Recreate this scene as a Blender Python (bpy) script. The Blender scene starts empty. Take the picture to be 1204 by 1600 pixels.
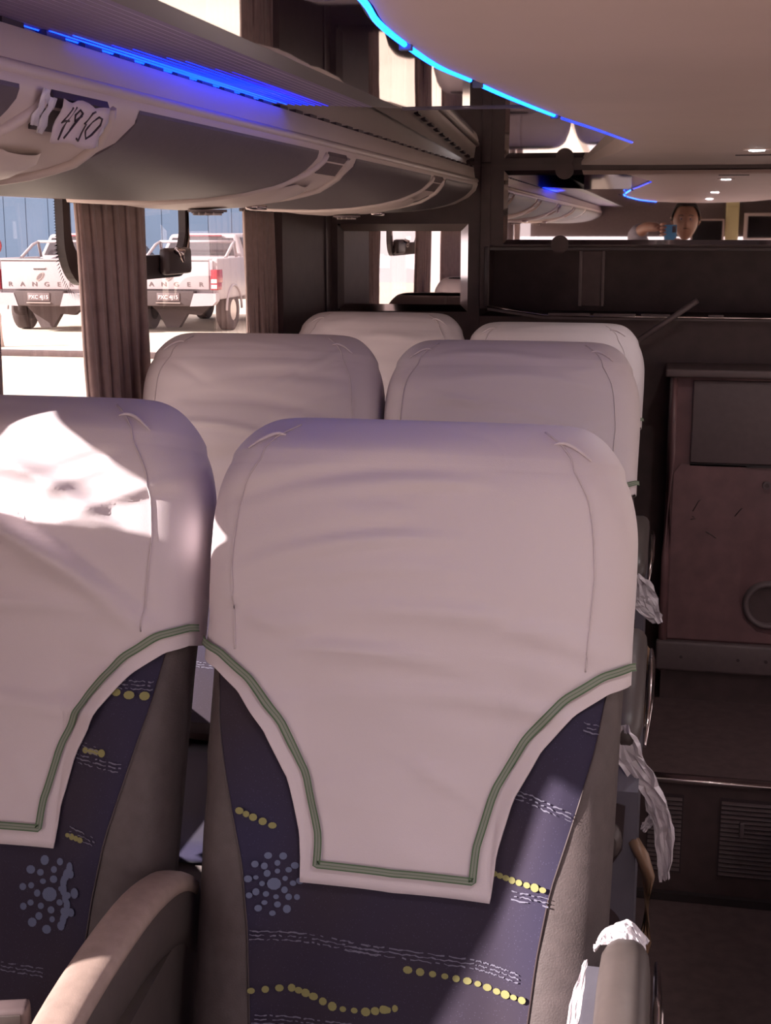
import bpy, bmesh, math, random
from mathutils import Vector, Matrix, noise
random.seed(7)
SC = bpy.context.scene
COL = SC.collection
# ------------------------------------------------------------------ camera
F_PX, CX, CY, VX, VY = 2100.0, 602.0, 800.0, 1052.0, 358.0
yc = Vector((VX-CX, CY-VY, -F_PX)).normalized()
u_ = -((CY-VY)**2+F_PX**2)/(VX-CX)
xc = -Vector((u_, CY-VY, -F_PX)).normalized()
zc = xc.cross(yc)
cam = bpy.data.cameras.new('camera'); camo = bpy.data.objects.new('camera', cam); COL.objects.link(camo)
camo.matrix_world = Matrix((xc, yc, zc)).to_4x4()
cam.sensor_fit = 'HORIZONTAL'; cam.sensor_width = 36.0; cam.lens = F_PX*36/1204; cam.clip_start = 0.02; cam.clip_end = 300
SC.camera = camo
# ------------------------------------------------------------------ world, sun, exposure
w = bpy.data.worlds.new('world'); SC.world = w; w.use_nodes = True
wn = w.node_tree; bg = wn.nodes['Background']
bg.inputs[0].default_value = (1.0, 0.885, 0.895, 1); bg.inputs[1].default_value = 1.0
sun = bpy.data.lights.new('sun', 'SUN'); suno = bpy.data.objects.new('sun', sun); COL.objects.link(suno)
sun.energy = 7.5; sun.angle = math.radians(0.6); sun.color = (1.0, 0.95, 0.9)
SUN_DIR = Vector((-1.0, -0.55, 0.60)).normalized()
suno.rotation_euler = SUN_DIR.to_track_quat('Z', 'Y').to_euler()
vs = SC.view_settings
vs.view_transform = 'Standard'; vs.look = 'None'; vs.gamma = 1.0; vs.use_curve_mapping = False
vs.exposure = 1.17
SC.cycles.max_bounces = 10; SC.cycles.diffuse_bounces = 5; SC.cycles.glossy_bounces = 5
SC.cycles.transparent_max_bounces = 12
SC.cycles.sample_clamp_indirect = 4.0

# ------------------------------------------------------------------ materials
def srgb(r, g, b):
    f = lambda c: (c/255/12.92) if c/255 <= 0.04045 else ((c/255+0.055)/1.055)**2.4
    return (f(r), f(g), f(b), 1)
def mat(name, col, rough=0.6, metal=0.0, noise_amt=0.0, nscale=40, bump=0.0, bscale=200, spec=0.5, emis=None, estr=0, sheen=0, stretch=None, trans=0):
    m = bpy.data.materials.new(name); m.use_nodes = True
    nt = m.node_tree; b = nt.nodes['Principled BSDF']
    if len(col) == 3: col = (*col, 1)
    b.inputs['Base Color'].default_value = col
    b.inputs['Roughness'].default_value = rough; b.inputs['Metallic'].default_value = metal
    b.inputs['Specular IOR Level'].default_value = spec
    if sheen: b.inputs['Sheen Weight'].default_value = sheen
    if emis: b.inputs['Emission Color'].default_value = (*emis[:3], 1); b.inputs['Emission Strength'].default_value = estr
    tc = nt.nodes.new('ShaderNodeTexCoord'); vec = tc.outputs['Object']
    if stretch:
        mp = nt.nodes.new('ShaderNodeMapping'); mp.inputs['Scale'].default_value = stretch
        nt.links.new(vec, mp.inputs[0]); vec = mp.outputs[0]
    if noise_amt:
        n = nt.nodes.new('ShaderNodeTexNoise'); n.inputs['Scale'].default_value = nscale; n.inputs['Detail'].default_value = 5
        nt.links.new(vec, n.inputs['Vector'])
        r = nt.nodes.new('ShaderNodeValToRGB')
        lo = tuple(max(0, c*(1-noise_amt)) for c in col[:3]); hi = tuple(min(1, c*(1+noise_amt)) for c in col[:3])
        r.color_ramp.elements[0].position = .3; r.color_ramp.elements[1].position = .7
        r.color_ramp.elements[0].color = (*lo, 1); r.color_ramp.elements[1].color = (*hi, 1)
        nt.links.new(n.outputs['Fac'], r.inputs[0]); nt.links.new(r.outputs[0], b.inputs['Base Color'])
    if bump:
        n2 = nt.nodes.new('ShaderNodeTexNoise'); n2.inputs['Scale'].default_value = bscale; n2.inputs['Detail'].default_value = 3
        nt.links.new(vec, n2.inputs['Vector'])
        bp = nt.nodes.new('ShaderNodeBump'); bp.inputs['Strength'].default_value = bump; bp.inputs['Distance'].default_value = 0.002
        nt.links.new(n2.outputs['Fac'], bp.inputs['Height']); nt.links.new(bp.outputs[0], b.inputs['Normal'])
    return m
def glass_mat(name, tint, gl=0.06, rough=0.0):
    m = bpy.data.materials.new(name); m.use_nodes = True; nt = m.node_tree
    nt.nodes.remove(nt.nodes['Principled BSDF']); out = nt.nodes['Material Output']
    t = nt.nodes.new('ShaderNodeBsdfTransparent'); t.inputs[0].default_value = tint
    g = nt.nodes.new('ShaderNodeBsdfGlossy'); g.inputs['Roughness'].default_value = rough; g.inputs['Color'].default_value = (1, 1, 1, 1)
    fr = nt.nodes.new('ShaderNodeFresnel'); fr.inputs['IOR'].default_value = 1.45
    mx = nt.nodes.new('ShaderNodeMixShader')
    ge = nt.nodes.new('ShaderNodeNewGeometry'); iv = nt.nodes.new('ShaderNodeMath'); iv.operation = 'SUBTRACT'; iv.inputs[0].default_value = 1.0
    mu = nt.nodes.new('ShaderNodeMath'); mu.operation = 'MULTIPLY'
    nt.links.new(ge.outputs['Backfacing'], iv.inputs[1]); nt.links.new(iv.outputs[0], mu.inputs[0]); nt.links.new(fr.outputs[0], mu.inputs[1])
    nt.links.new(mu.outputs[0], mx.inputs[0]); nt.links.new(t.outputs[0], mx.inputs[1]); nt.links.new(g.outputs[0], mx.inputs[2])
    nt.links.new(mx.outputs[0], out.inputs['Surface'])
    return m
M = {}
M['cover'] = mat('white_polyester', (0.66, 0.575, 0.60), 0.62, noise_amt=0.03, nscale=3, bump=0.10, bscale=900, spec=0.35, sheen=0.15)
M['cover_hem'] = mat('white_hem', (0.72, 0.64, 0.65), 0.6, bump=0.1, bscale=900)
M['seam'] = mat('seam_thread', (0.60, 0.52, 0.535), 0.8)
M['bolster'] = mat('grey_leatherette', (0.092, 0.070, 0.070), 0.62, noise_amt=0.12, nscale=60, bump=0.25, bscale=500)
M['wall'] = mat('brown_wall', (0.078, 0.048, 0.048), 0.55, noise_amt=0.12, nscale=25, bump=0.1, bscale=300)
M['wall_dark'] = mat('dark_brown', (0.080, 0.048, 0.048), 0.6, noise_amt=0.15, nscale=20)
M['beige'] = mat('beige_plastic', (0.56, 0.46, 0.43), 0.42, noise_amt=0.03, nscale=6)
M['oval'] = mat('cream_ceiling', (0.76, 0.60, 0.565), 0.55, noise_amt=0.03, nscale=5)
M['grey_panel'] = mat('grey_vinyl', (0.115, 0.088, 0.098), 0.5, noise_amt=0.06, nscale=120, bump=0.15, bscale=700)
M['lens'] = mat('ribbed_lens', (0.42, 0.31, 0.56), 0.35, noise_amt=0.1, nscale=8)
M['lens_groove'] = mat('painted_groove_shade', (0.20, 0.14, 0.28), 0.5, noise_amt=0.1, nscale=8)  # groove shade put into the colour of every other rib face
M['trim_dark'] = mat('dark_trim', (0.055, 0.036, 0.038), 0.4)
M['black'] = mat('black_rubber', (0.035, 0.024, 0.025), 0.5)
M['mirror'] = mat('mirror', (0.86, 0.80, 0.79), 0.015, metal=1.0)
M['bevel'] = mat('mirror_bevel', (0.80, 0.74, 0.73), 0.06, metal=1.0)
M['chrome'] = mat('chrome', (0.55, 0.47, 0.46), 0.18, metal=1.0)
M['gloss'] = mat('glossy_plum_ceiling', (0.060, 0.038, 0.044), 0.025, spec=1.0, noise_amt=0.1, nscale=4)
M['gloss'].node_tree.nodes['Principled BSDF'].inputs['Coat Weight'].default_value = 1.0
M['gloss'].node_tree.nodes['Principled BSDF'].inputs['Coat IOR'].default_value = 2.2
M['gloss'].node_tree.nodes['Principled BSDF'].inputs['Coat Roughness'].default_value = 0.02
M['led'] = mat('blue_led', (0.02, 0.15, 0.6), 0.4, emis=(0.003, 0.085, 1.0), estr=6.0)
M['lamp'] = mat('white_led', (0.9, 0.9, 0.95), 0.4, emis=(0.95, 0.93, 1.0), estr=14)
M['curtain'] = mat('mauve_curtain', (0.30, 0.205, 0.195), 0.8, noise_amt=0.12, nscale=50, bump=0.2, bscale=600, sheen=0.2)
M['curtain_edge'] = mat('pale_curtain_edge', (0.50, 0.38, 0.35), 0.8)
M['console'] = mat('wine_brown_plastic', (0.17, 0.085, 0.088), 0.42, noise_amt=0.16, nscale=18, bump=0.1, bscale=200)
M['console_grey'] = mat('console_grey', (0.125, 0.088, 0.090), 0.5, noise_amt=0.08, nscale=50)
M['floor'] = mat('dark_floor', (0.105, 0.066, 0.066), 0.6, noise_amt=0.2, nscale=30)
M['arm'] = mat('armrest_plastic', (0.085, 0.066, 0.062), 0.45, noise_amt=0.08, nscale=80)
M['arm_light'] = mat('tan_armrest', (0.34, 0.25, 0.215), 0.5, noise_amt=0.10, nscale=70, bump=0.1, bscale=600)
M['side'] = mat('blue_grey_plastic', (0.135, 0.125, 0.155), 0.38, noise_amt=0.05, nscale=30)
M['gold'] = mat('tan_handle', (0.24, 0.14, 0.085), 0.35, noise_amt=0.25, nscale=30, stretch=(1, 1, .15))
M['film'] = mat('plastic_film', (0.72, 0.66, 0.70), 0.22, noise_amt=0.06, nscale=30, spec=0.7)
M['film'].node_tree.nodes['Principled BSDF'].inputs['Alpha'].default_value = 0.88
M['paper'] = mat('white_paper', (0.60, 0.50, 0.51), 0.7, noise_amt=0.04, nscale=20)
M['ink'] = mat('black_ink', (0.05, 0.03, 0.035), 0.6)
M['glass'] = glass_mat('window_glass', (0.93, 0.90, 0.90, 1))
M['green'] = mat('green_overlock_thread', (0.26, 0.28, 0.23), 0.85)
M['green_dk'] = mat('green_thread_edge', (0.09, 0.15, 0.08), 0.85)
M['yellow'] = mat('yellow_print', (0.27, 0.25, 0.10), 0.9)
M['ltblue'] = mat('light_blue_print', (0.13, 0.15, 0.24), 0.9)
M['ltblue2'] = mat('pale_scratch_print', (0.17, 0.16, 0.22), 0.9)
M['bluewall'] = mat('blue_metal_wall', (0.050, 0.088, 0.155), 0.7, noise_amt=0.08, nscale=.4)
M['ground'] = mat('sandy_ground', (0.62, 0.54, 0.44), 0.9, noise_amt=0.06, nscale=.6)
M['truck'] = mat('white_car_paint', (0.35, 0.295, 0.31), 0.3, spec=0.6)
M['tinted'] = mat('tinted_glass', (0.05, 0.04, 0.045), 0.08, spec=0.9)
M['rubber'] = mat('tyre_rubber', (0.06, 0.04, 0.04), 0.8)
M['red'] = mat('red_plastic', (0.16, 0.012, 0.018), 0.35)
M['redlamp'] = mat('red_lamp_lens', (0.28, 0.02, 0.035), 0.25)
M['pale'] = mat('pale_lens', (0.75, 0.6, 0.6), 0.3)
M['skin'] = mat('skin', (0.33, 0.17, 0.115), 0.5, noise_amt=0.06, nscale=30)
M['hair'] = mat('dark_hair', (0.025, 0.014, 0.012), 0.7, noise_amt=0.3, nscale=200)
M['shirt'] = mat('grey_shirt', (0.26, 0.24, 0.28), 0.85, noise_amt=0.1, nscale=20)
M['trousers'] = mat('dark_trousers', (0.05, 0.05, 0.07), 0.85)
M['phone'] = mat('light_blue_phone', (0.10, 0.33, 0.55), 0.25)
M['screen'] = mat('dark_screen', (0.012, 0.010, 0.011), 0.12)
M['yellowish'] = mat('yellow_curtain', (0.62, 0.55, 0.30), 0.8)
# navy upholstery with fine pale specks
m = mat('navy_upholstery', (0.030, 0.022, 0.052), 0.85, sheen=0.1)
nt = m.node_tree; b = nt.nodes['Principled BSDF']; tc = [n for n in nt.nodes if n.type == 'TEX_COORD'][0]
vo = nt.nodes.new('ShaderNodeTexVoronoi'); vo.inputs['Scale'].default_value = 330; nt.links.new(tc.outputs['Object'], vo.inputs['Vector'])
cr = nt.nodes.new('ShaderNodeValToRGB'); cr.color_ramp.elements[0].position = 0.09; cr.color_ramp.elements[1].position = 0.16
cr.color_ramp.elements[0].color = (0.16, 0.14, 0.24, 1); cr.color_ramp.elements[1].color = (0, 0, 0, 1)
nt.links.new(vo.outputs['Distance'], cr.inputs[0])
no = nt.nodes.new('ShaderNodeTexNoise'); no.inputs['Scale'].default_value = 3.0; nt.links.new(tc.outputs['Object'], no.inputs['Vector'])
c2 = nt.nodes.new('ShaderNodeValToRGB'); c2.color_ramp.elements[0].position = .4; c2.color_ramp.elements[1].position = .65
c2.color_ramp.elements[0].color = (0.030, 0.018, 0.030, 1); c2.color_ramp.elements[1].color = (0.020, 0.016, 0.055, 1)
nt.links.new(no.outputs['Fac'], c2.inputs[0])
ad = nt.nodes.new('ShaderNodeMixRGB'); ad.blend_type = 'ADD'; ad.inputs[0].default_value = 0.30
nt.links.new(c2.outputs[0], ad.inputs[1]); nt.links.new(cr.outputs[0], ad.inputs[2]); nt.links.new(ad.outputs[0], b.inputs['Base Color'])
M['navy'] = m

# ------------------------------------------------------------------ helpers
class MB:
    def __init__(s): s.v = []; s.f = []; s.sm = []
    def add(s, vs_, fs, smooth=False):
        o = len(s.v); s.v += [tuple(p) for p in vs_]; s.f += [tuple(i+o for i in f) for f in fs]; s.sm += [smooth]*len(fs)
        return s
    def box(s, x0, y0, z0, x1, y1, z1, bv=0.0):
        if bv <= 0:
            v = [(x, y, z) for x in (x0, x1) for y in (y0, y1) for z in (z0, z1)]
            return s.add(v, [(0, 1, 3, 2), (4, 6, 7, 5), (0, 4, 5, 1), (2, 3, 7, 6), (0, 2, 6, 4), (1, 5, 7, 3)])
        bm = bmesh.new(); bmesh.ops.create_cube(bm, size=1)
        for q in bm.verts: q.co = Vector(((x0+x1)/2+q.co.x*(x1-x0), (y0+y1)/2+q.co.y*(y1-y0), (z0+z1)/2+q.co.z*(z1-z0)))
        bmesh.ops.bevel(bm, geom=bm.edges[:], offset=bv, segments=2, profile=0.6, affect='EDGES')
        bm.verts.index_update(); s.add([q.co[:] for q in bm.verts], [[q.index for q in f.verts] for f in bm.faces], True); bm.free(); return s
    def grid(s, rows, closed_u=False, closed_v=False, smooth=True, flip=False):
        n = len(rows); k = len(rows[0]); v = [p for r in rows for p in r]; f = []
        for i in range(n if closed_v else n-1):
            for j in range(k if closed_u else k-1):
                a = i*k+j; b2 = i*k+(j+1) % k; c = ((i+1) % n)*k+(j+1) % k; d = ((i+1) % n)*k+j
                f.append((a, d, c, b2) if flip else (a, b2, c, d))
        return s.add(v, f, smooth)
    def tube(s, pts, r, seg=8, cap=True, smooth=True, flat=1.0):
        pts = [Vector(p) for p in pts]; rows = []; up = Vector((0, 0, 1))
        for i, p in enumerate(pts):
            t = (pts[min(i+1, len(pts)-1)]-pts[max(i-1, 0)]).normalized()
            a = t.cross(up)
            if a.length < 1e-3: a = t.cross(Vector((0, 1, 0)))
            a.normalize(); b2 = a.cross(t).normalized()
            rr = r[i] if isinstance(r, (list, tuple)) else r
            rows.append([tuple(p+a*rr*math.cos(2*math.pi*j/seg)+b2*rr*flat*math.sin(2*math.pi*j/seg)) for j in range(seg)])
        s.grid(rows, closed_u=True, smooth=smooth)
        if cap:
            o = len(s.v)-len(rows)*seg
            s.f.append(tuple(o+j for j in reversed(range(seg)))); s.sm.append(False)
            s.f.append(tuple(o+(len(rows)-1)*seg+j for j in range(seg))); s.sm.append(False)
        return s
    def prism(s, poly, axis, a0, a1, smooth=False):
        """poly: 2D points; axis 'x': (y,z) points, 'y': (x,z), 'z': (x,y)"""
        def P(p, a):
            return {'x': (a, p[0], p[1]), 'y': (p[0], a, p[1]), 'z': (p[0], p[1], a)}[axis]
        n = len(poly); v = [P(p, a0) for p in poly]+[P(p, a1) for p in poly]
        f = [(i, (i+1) % n, n+(i+1) % n, n+i) for i in range(n)]
        o = len(s.v); s.add(v, f, smooth); s.add([], [], False)
        s.f += [tuple(o+i for i in reversed(range(n))), tuple(o+n+i for i in range(n))]; s.sm += [False, False]
        return s
    def disc(s, c, nrm, r, seg=20, h=0.002, ry=None):
        c = Vector(c); nrm = Vector(nrm).normalized(); a = nrm.orthogonal().normalized(); b2 = nrm.cross(a); ry = ry or r
        top = [tuple(c+nrm*h+a*r*math.cos(2*math.pi*j/seg)+b2*ry*math.sin(2*math.pi*j/seg)) for j in range(seg)]
        bot = [tuple(c+a*r*math.cos(2*math.pi*j/seg)+b2*ry*math.sin(2*math.pi*j/seg)) for j in range(seg)]
        return s.add(top+bot, [tuple(range(seg)), tuple(reversed(range(seg, 2*seg)))]+[(j, seg+j, seg+(j+1) % seg, (j+1) % seg) for j in range(seg)], False)
    def build(s, name, m, parent=None, kind=None, label=None, cat=None, group=None, fix=True):
        me = bpy.data.meshes.new(name); me.from_pydata(s.v, [], s.f)
        me.polygons.foreach_set('use_smooth', s.sm); me.materials.append(M[m] if isinstance(m, str) else m)
        if fix:
            bm = bmesh.new(); bm.from_mesh(me); bmesh.ops.recalc_face_normals(bm, faces=bm.faces[:]); bm.to_mesh(me); bm.free()
        me.update()
        o = bpy.data.objects.new(name, me); COL.objects.link(o)
        if parent: o.parent = parent
        return tag(o, label, cat, group, kind)
def tag(o, label=None, cat=None, group=None, kind=None):
    if label: o['label'] = label
    if cat: o['category'] = cat
    if group: o['group'] = group
    if kind: o['kind'] = kind
    return o
def thing(name, label, cat, loc=(0, 0, 0), group=None, rz=0):
    o = bpy.data.objects.new(name, None); COL.objects.link(o); o.location = loc; o.rotation_euler = (0, 0, rz)
    o.empty_display_size = 0.05
    return tag(o, label, cat, group)
def struct_root(name, loc=(0, 0, 0)):
    o = bpy.data.objects.new(name, None); COL.objects.link(o); o.location = loc; return tag(o, kind='structure')
def copy_tree(o, parent=None):
    c = o.copy(); COL.objects.link(c)
    if parent: c.parent = parent
    for ch in list(o.children): copy_tree(ch, c)
    return c
def lerp_table(t, x):
    if x <= t[0][0]: return t[0][1]
    for (a, fa), (b2, fb) in zip(t, t[1:]):
        if x <= b2: return fa+(fb-fa)*(x-a)/(b2-a)
    return t[-1][1]
def smooth01(t): t = max(0, min(1, t)); return t*t*(3-2*t)

# ------------------------------------------------------------------ bus shell
XL = -1.10      # inner face of left window glass
XR = 1.44
YF, YB = -3.0, 4.15
MB().box(0.0-0.06, YF, -1.80, 0.42, 3.39, -1.74).build('floor', 'floor', kind='structure')
pl = MB().box(XL-0.05, YF, -1.80, -0.062, 3.39, -1.40).build('floor_platform_left', 'floor', kind='structure')
MB().box(0.421, YF, -1.80, XR+0.05, 3.39, -1.40).build('floor_platform_right', 'floor', kind='structure')
MB().box(XL-0.05, 3.392, -1.80, XR+0.05, YB+0.5, -1.40).build('floor_rear_step', 'floor', kind='structure')
# riser panel with two louvred grilles and a chrome nosing
rs = struct_root('trim_1')
MB().box(-0.058, 3.372, -1.735, 0.418, 3.388, -1.415).build('riser_panel', 'wall', rs)
MB().box(-0.058, 3.358, -1.412, 0.418, 3.40, -1.398, 0.004).build('nosing', 'chrome', rs)
def louvre(x0, x1, z0, z1, n):
    for i in range(n):
        z = z0+(z1-z0)*(i+.5)/n
        h = (z1-z0)/n*.22
        MB().add([(x0, 3.369, z+h), (x1, 3.369, z+h), (x1, 3.361, z-h), (x0, 3.361, z-h), (x0, 3.3691, z-h), (x1, 3.3691, z-h)],
                 [(0, 1, 2, 3), (3, 2, 5, 4), (0, 3, 4), (1, 5, 2)]).build('slat', 'console_grey', rs)
for x0_, x1_ in ((-.004, .089), (.181, .404)): MB().box(x0_, 3.3695, -1.665, x1_, 3.3718, -1.445).build('grille_opening', 'ink', rs)
louvre(0.00, 0.085, -1.66, -1.45, 17); louvre(0.185, 0.40, -1.66, -1.45, 17)
MB().box(0.232, 3.355, -1.545, 0.244, 3.371, -1.505, 0.003).build('latch', 'console_grey', rs)
MB().box(-0.058, 3.352, -1.739, 0.418, 3.371, -1.718).build('kick_strip', 'black', rs)

# left wall: lower panel, rear panel, header behind the rack, window posts
wl = struct_root('wall_left')
MB().box(XL-0.05, YF, -1.40, XL+0.03, 3.78, -0.78).build('lower_panel', 'wall', wl)
MB().box(XL-0.03, YF, -0.785, XL+0.05, 3.78, -0.765, .004).build('window_sill', 'beige', wl)
MB().box(XL-0.05, 3.60, -1.40, -1.042, YB+0.02, 0.40).build('rear_panel', 'wall', wl)
MB().box(XL-0.05, YF, 0.075, XL+0.0, 3.74, 0.45).build('header_panel', 'wall_dark', wl)
for y in (-1.22, 0.84):
    MB().box(XL-0.03, y-.035, -0.77, XL+.012, y+.035, 0.08, .006).build('window_post', 'trim_dark', wl)
MB().box(-1.0425, 4.06, -1.4, -1.036, 4.075, 0.06).build('corner_bead', 'trim_dark', wl)
def pane(name, x, y0, y1, z0=-0.77, z1=0.078):
    r = struct_root(name)
    MB().box(x-.002, y0, z0, x+.002, y1, z1).build('pane', 'glass', r)
    return r
w1 = pane('window_1', XL-0.010, 0.875, 3.60); pane('window_2', XL-0.010, -1.185, 0.805); pane('window_3', XL-0.010, YF, -1.255)
# hopper sash of window 1: black rubber U with rounded corners and a deep bottom rail
def arc(cy, cz, r, a0, a1, n=8): return [(cy+r*math.cos(a0+(a1-a0)*i/n), cz+r*math.sin(a0+(a1-a0)*i/n)) for i in range(n+1)]
def sash():
    y0, y1, zt, zb = 2.335, 3.00, 0.078, -0.105
    outer = [(y0, zt), *arc(y0+.085, zb+.085, .085, math.pi, 1.5*math.pi), *arc(y1-.075, zb+.075, .075, 1.5*math.pi, 2*math.pi), (y1, zt)]
    t = .030; zi = zb+.050
    inner = [(y0+t, zt), *arc(y0+t+.06, zi+.06, .06, math.pi, 1.5*math.pi), *arc(y1-t*.9-.06, zi+.06, .06, 1.5*math.pi, 2*math.pi), (y1-t*.9, zt)]
    m = MB(); n = len(outer)
    for x, s in ((XL-.006, 1), (XL+.010, 1)):
        m.add([(x, *p) for p in outer]+[(x, *p) for p in inner], [(i, i+1, n+i+1, n+i) for i in range(n-1)])
    for ring in (outer, inner):
        m.add([(XL-.006, *p) for p in ring]+[(XL+.010, *p) for p in ring], [(i, i+1, n+i+1, n+i) for i in range(n-1)])
    return m
sa = sash().build('sash_frame', 'black', w1)
MB().tube([(XL+.012, 2.985, 0.07), (XL+.012, 2.985, -.02), (XL+.012, 2.965, -.062), (XL+.012, 2.93, -.075)], .0045, 6).build('sash_bead', 'chrome', sa)
lt = MB().box(XL+.010, 2.80, -0.098, XL+.034, 2.95, -0.040, .010).build('sash_latch', 'trim_dark', w1)
MB().tube([(XL+.034, 2.84, -.045), (XL+.05, 2.84, -.05), (XL+.05, 2.845, -.07)], [.008, .010, .004], 8).build('latch_button', 'chrome', lt)
fr = MB()
for i in range(46):   # printed ceramic dots along the sash corner
    if i < 24: p = (2.340, 0.07-i*.0052); d = (-.012, 0)
    else:
        a = math.pi+(i-24)/22*math.pi*.5; p = (2.43+.092*math.cos(a), -.030+.092*math.sin(a)); d = (.014*math.cos(a), .014*math.sin(a))
    fr.add([(XL-.006, p[0]-d[1]*.1, p[1]+d[0]*.1), (XL-.006, p[0]+d[1]*.1, p[1]-d[0]*.1), (XL-.006, p[0]+d[0], p[1]+d[1])], [(0, 1, 2)])
fr.build('frit_dots', 'black', w1, kind='stuff', fix=False)

# right wall, with its own windows, so that daylight comes from both sides
wr = struct_root('wall_right')
MB().box(XR, YF, -1.40, XR+.05, YB+.5, -0.78).build('lower_panel', 'wall', wr)
MB().box(XR, YF, 0.075, XR+.05, YB+.5, 0.45).build('header_panel', 'wall_dark', wr)
MB().box(XR, 3.6, -.78, XR+.05, YB+.5, 0.075).build('rear_panel', 'wall', wr)
for y in (-1.2, .6, 2.2): MB().box(XR, y-.04, -.78, XR+.04, y+.04, .075).build('window_post', 'trim_dark', wr)
for i, (a, b2) in enumerate(((YF, -1.24), (-1.16, .56), (.64, 2.16), (2.24, 3.6))): pane('window_%d' % (4+i), XR+.02, a, b2)
# front bulkhead with the windscreen opening
wf = struct_root('wall_front')
MB().box(XL-.05, YF-.05, -1.8, XR+.05, YF, -1.15).build('lower_panel', 'wall', wf)
MB().box(XL-.05, YF-.05, -.06, XR+.05, YF, .45).build('header_panel', 'console_grey', wf)
r_ = struct_root('window_8'); MB().box(XL, YF-.03, -1.15, XR, YF-.026, -.06).build('pane', 'glass', r_)

# ceilings
MB().box(XL-.06, YF-.05, 0.45, XR+.06, YB+.5, 0.50).build('roof', 'wall_dark', kind='structure')
MB().add([(-.402, YF, .175), (.742, YF, .175), (.742, 2.04, .175), (-.402, 2.04, .175), (-.402, YF, .28), (.742, YF, .28), (.742, 2.04, .28), (-.402, 2.04, .28)],
         [(0, 1, 2, 3), (4, 7, 6, 5), (0, 4, 5, 1), (1, 5, 6, 2), (2, 6, 7, 3), (3, 7, 4, 0)]).build('ceiling', 'gloss', kind='structure')
MB().add([(-.60, 2.042, .264), (.94, 2.042, .264), (.94, YB, .190), (-.60, YB, .190), (-.60, 2.042, .28), (.94, 2.042, .28), (.94, YB, .202), (-.60, YB, .202)],
         [(0, 1, 2, 3), (4, 7, 6, 5), (0, 4, 5, 1), (1, 5, 6, 2), (2, 6, 7, 3), (3, 7, 4, 0)]).build('ceiling_rear', 'gloss', kind='structure')
MB().box(-.402, 2.036, .1725, .742, 2.0395, .1748).build('trim_2', 'grey_panel', kind='structure')

# rear wall around the mirror and the shelf recess
rw = struct_root('wall_rear')
MB().box(-1.042, YB, -1.40, -.575, YB+.05, .25).build('left_panel', 'wall', rw)
MB().box(-.5745, YB, -.050, XR, YB+.05, .25).build('upper_panel', 'wall', rw)
MB().box(-.5745, YB, -1.40, XR, YB+.05, -.262).build('lower_panel', 'wall_dark', rw)
MB().box(-.5745, YB+.33, -.30, XR, YB+.36, .0).build('recess_back', 'wall_dark', rw)
MB().box(-.5745, YB+.05, -.275, XR, YB+.33, -.262).build('recess_floor', 'wall_dark', rw)
MB().box(-.5745, YB+.05, -.050, XR, YB+.33, -.038).build('recess_top', 'wall_dark', rw)
MB().box(-.590, YB+.05, -.275, -.5745, YB+.33, -.038).build('recess_side', 'wall_dark', rw)
# stepped vertical trim between rack end and mirror
MB().box(-.575, YB-.008, -.24, -.545, YB-.0005, .185, .002).build('vertical_trim', 'wall', rw)

# wall shelf: frame, post and bright edged ledge in the recess
sh = thing('wall_shelf', 'dark recessed shelf with a shiny bent front edge under the long mirror', 'shelf', (0, YB, -.25))
def LB(*a, **k): return MB().box(*a, **k)
LB(-.561, -.010, .020, -.546, -.0005, .198, .002).build('side_frame', 'trim_dark', sh)
LB(-.545, -.008, .186, .60, -.0005, .198, .002).build('top_frame', 'trim_dark', sh)
LB(-.270, -.004, .022, -.198, .06, .186, .003).build('post', 'wall_dark', sh)
LB(-.274, -.008, .022, -.264, -.0045, .186, .001).build('post_edge', 'console_grey', sh)
LB(-.206, -.008, .022, -.197, -.0045, .186, .001).build('post_edge', 'console_grey', sh)
MB().prism([(-.545, .02), (-.37, -.006), (.60, -.006), (.60, -.016), (-.375, -.016), (-.545, .008)], 'y', -.04, -.0005).build('ledge', 'console_grey', sh)
MB().tube([(-.545, -.042, .020), (-.46, -.042, .008), (-.37, -.042, -.004), (-.2, -.042, -.006), (.6, -.042, -.006)], .0040, 6).build('ledge_edge', 'chrome', sh)
for x0, x1 in ((-.36, -.235), (-.225, -.10), (-.085, .0), (.11, .155)):
    LB(x0, -.046, -.006, x1, -.040, .003, .001).build('edge_clip', 'console_grey', sh)
# slanted bar
rod = MB().tube([(.075, 3.99, -.20), (-.06, 4.03, -.30), (-.165, 4.07, -.375), (-.20, 4.08, -.40)], .0085, 8)
rod.build('slanted_bar', 'console_grey', label='thin dark bar slanting from the wall shelf down behind the last aisle seat', cat='bar')

# mirrors
def mirror(name, label, x0, x1, z0, z1, bv, y, clips=()):
    t = thing(name, label, 'mirror', ((x0+x1)/2, y, z0)); ox, oz = (x0+x1)/2, z0
    X0, X1, Z0, Z1 = x0-ox, x1-ox, 0, z1-oz; d = .006
    MB().box(X0+bv, -d, Z0+bv, X1-bv, -d+.001, Z1-bv).build('mirror_glass', 'mirror', t)
    o = [(X0, Z0), (X1, Z0), (X1, Z1), (X0, Z1)]; i = [(X0+bv, Z0+bv), (X1-bv, Z0+bv), (X1-bv, Z1-bv), (X0+bv, Z1-bv)]
    for k in range(4):
        k2 = (k+1) % 4
        MB().add([(o[k][0], -.0015, o[k][1]), (o[k2][0], -.0015, o[k2][1]), (i[k2][0], -d, i[k2][1]), (i[k][0], -d, i[k][1]),
                  (o[k][0], -.0005, o[k][1]), (o[k2][0], -.0005, o[k2][1])], [(0, 1, 2, 3), (0, 4, 5, 1)]).build('bevelled_edge', 'bevel', t)
    for cx, cz in clips:
        MB().disc((cx-ox, -d-.0005, cz-oz), (0, -1, 0), .027, 24, .004).build('round_clip', 'wall_dark', t)
    return t
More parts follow.
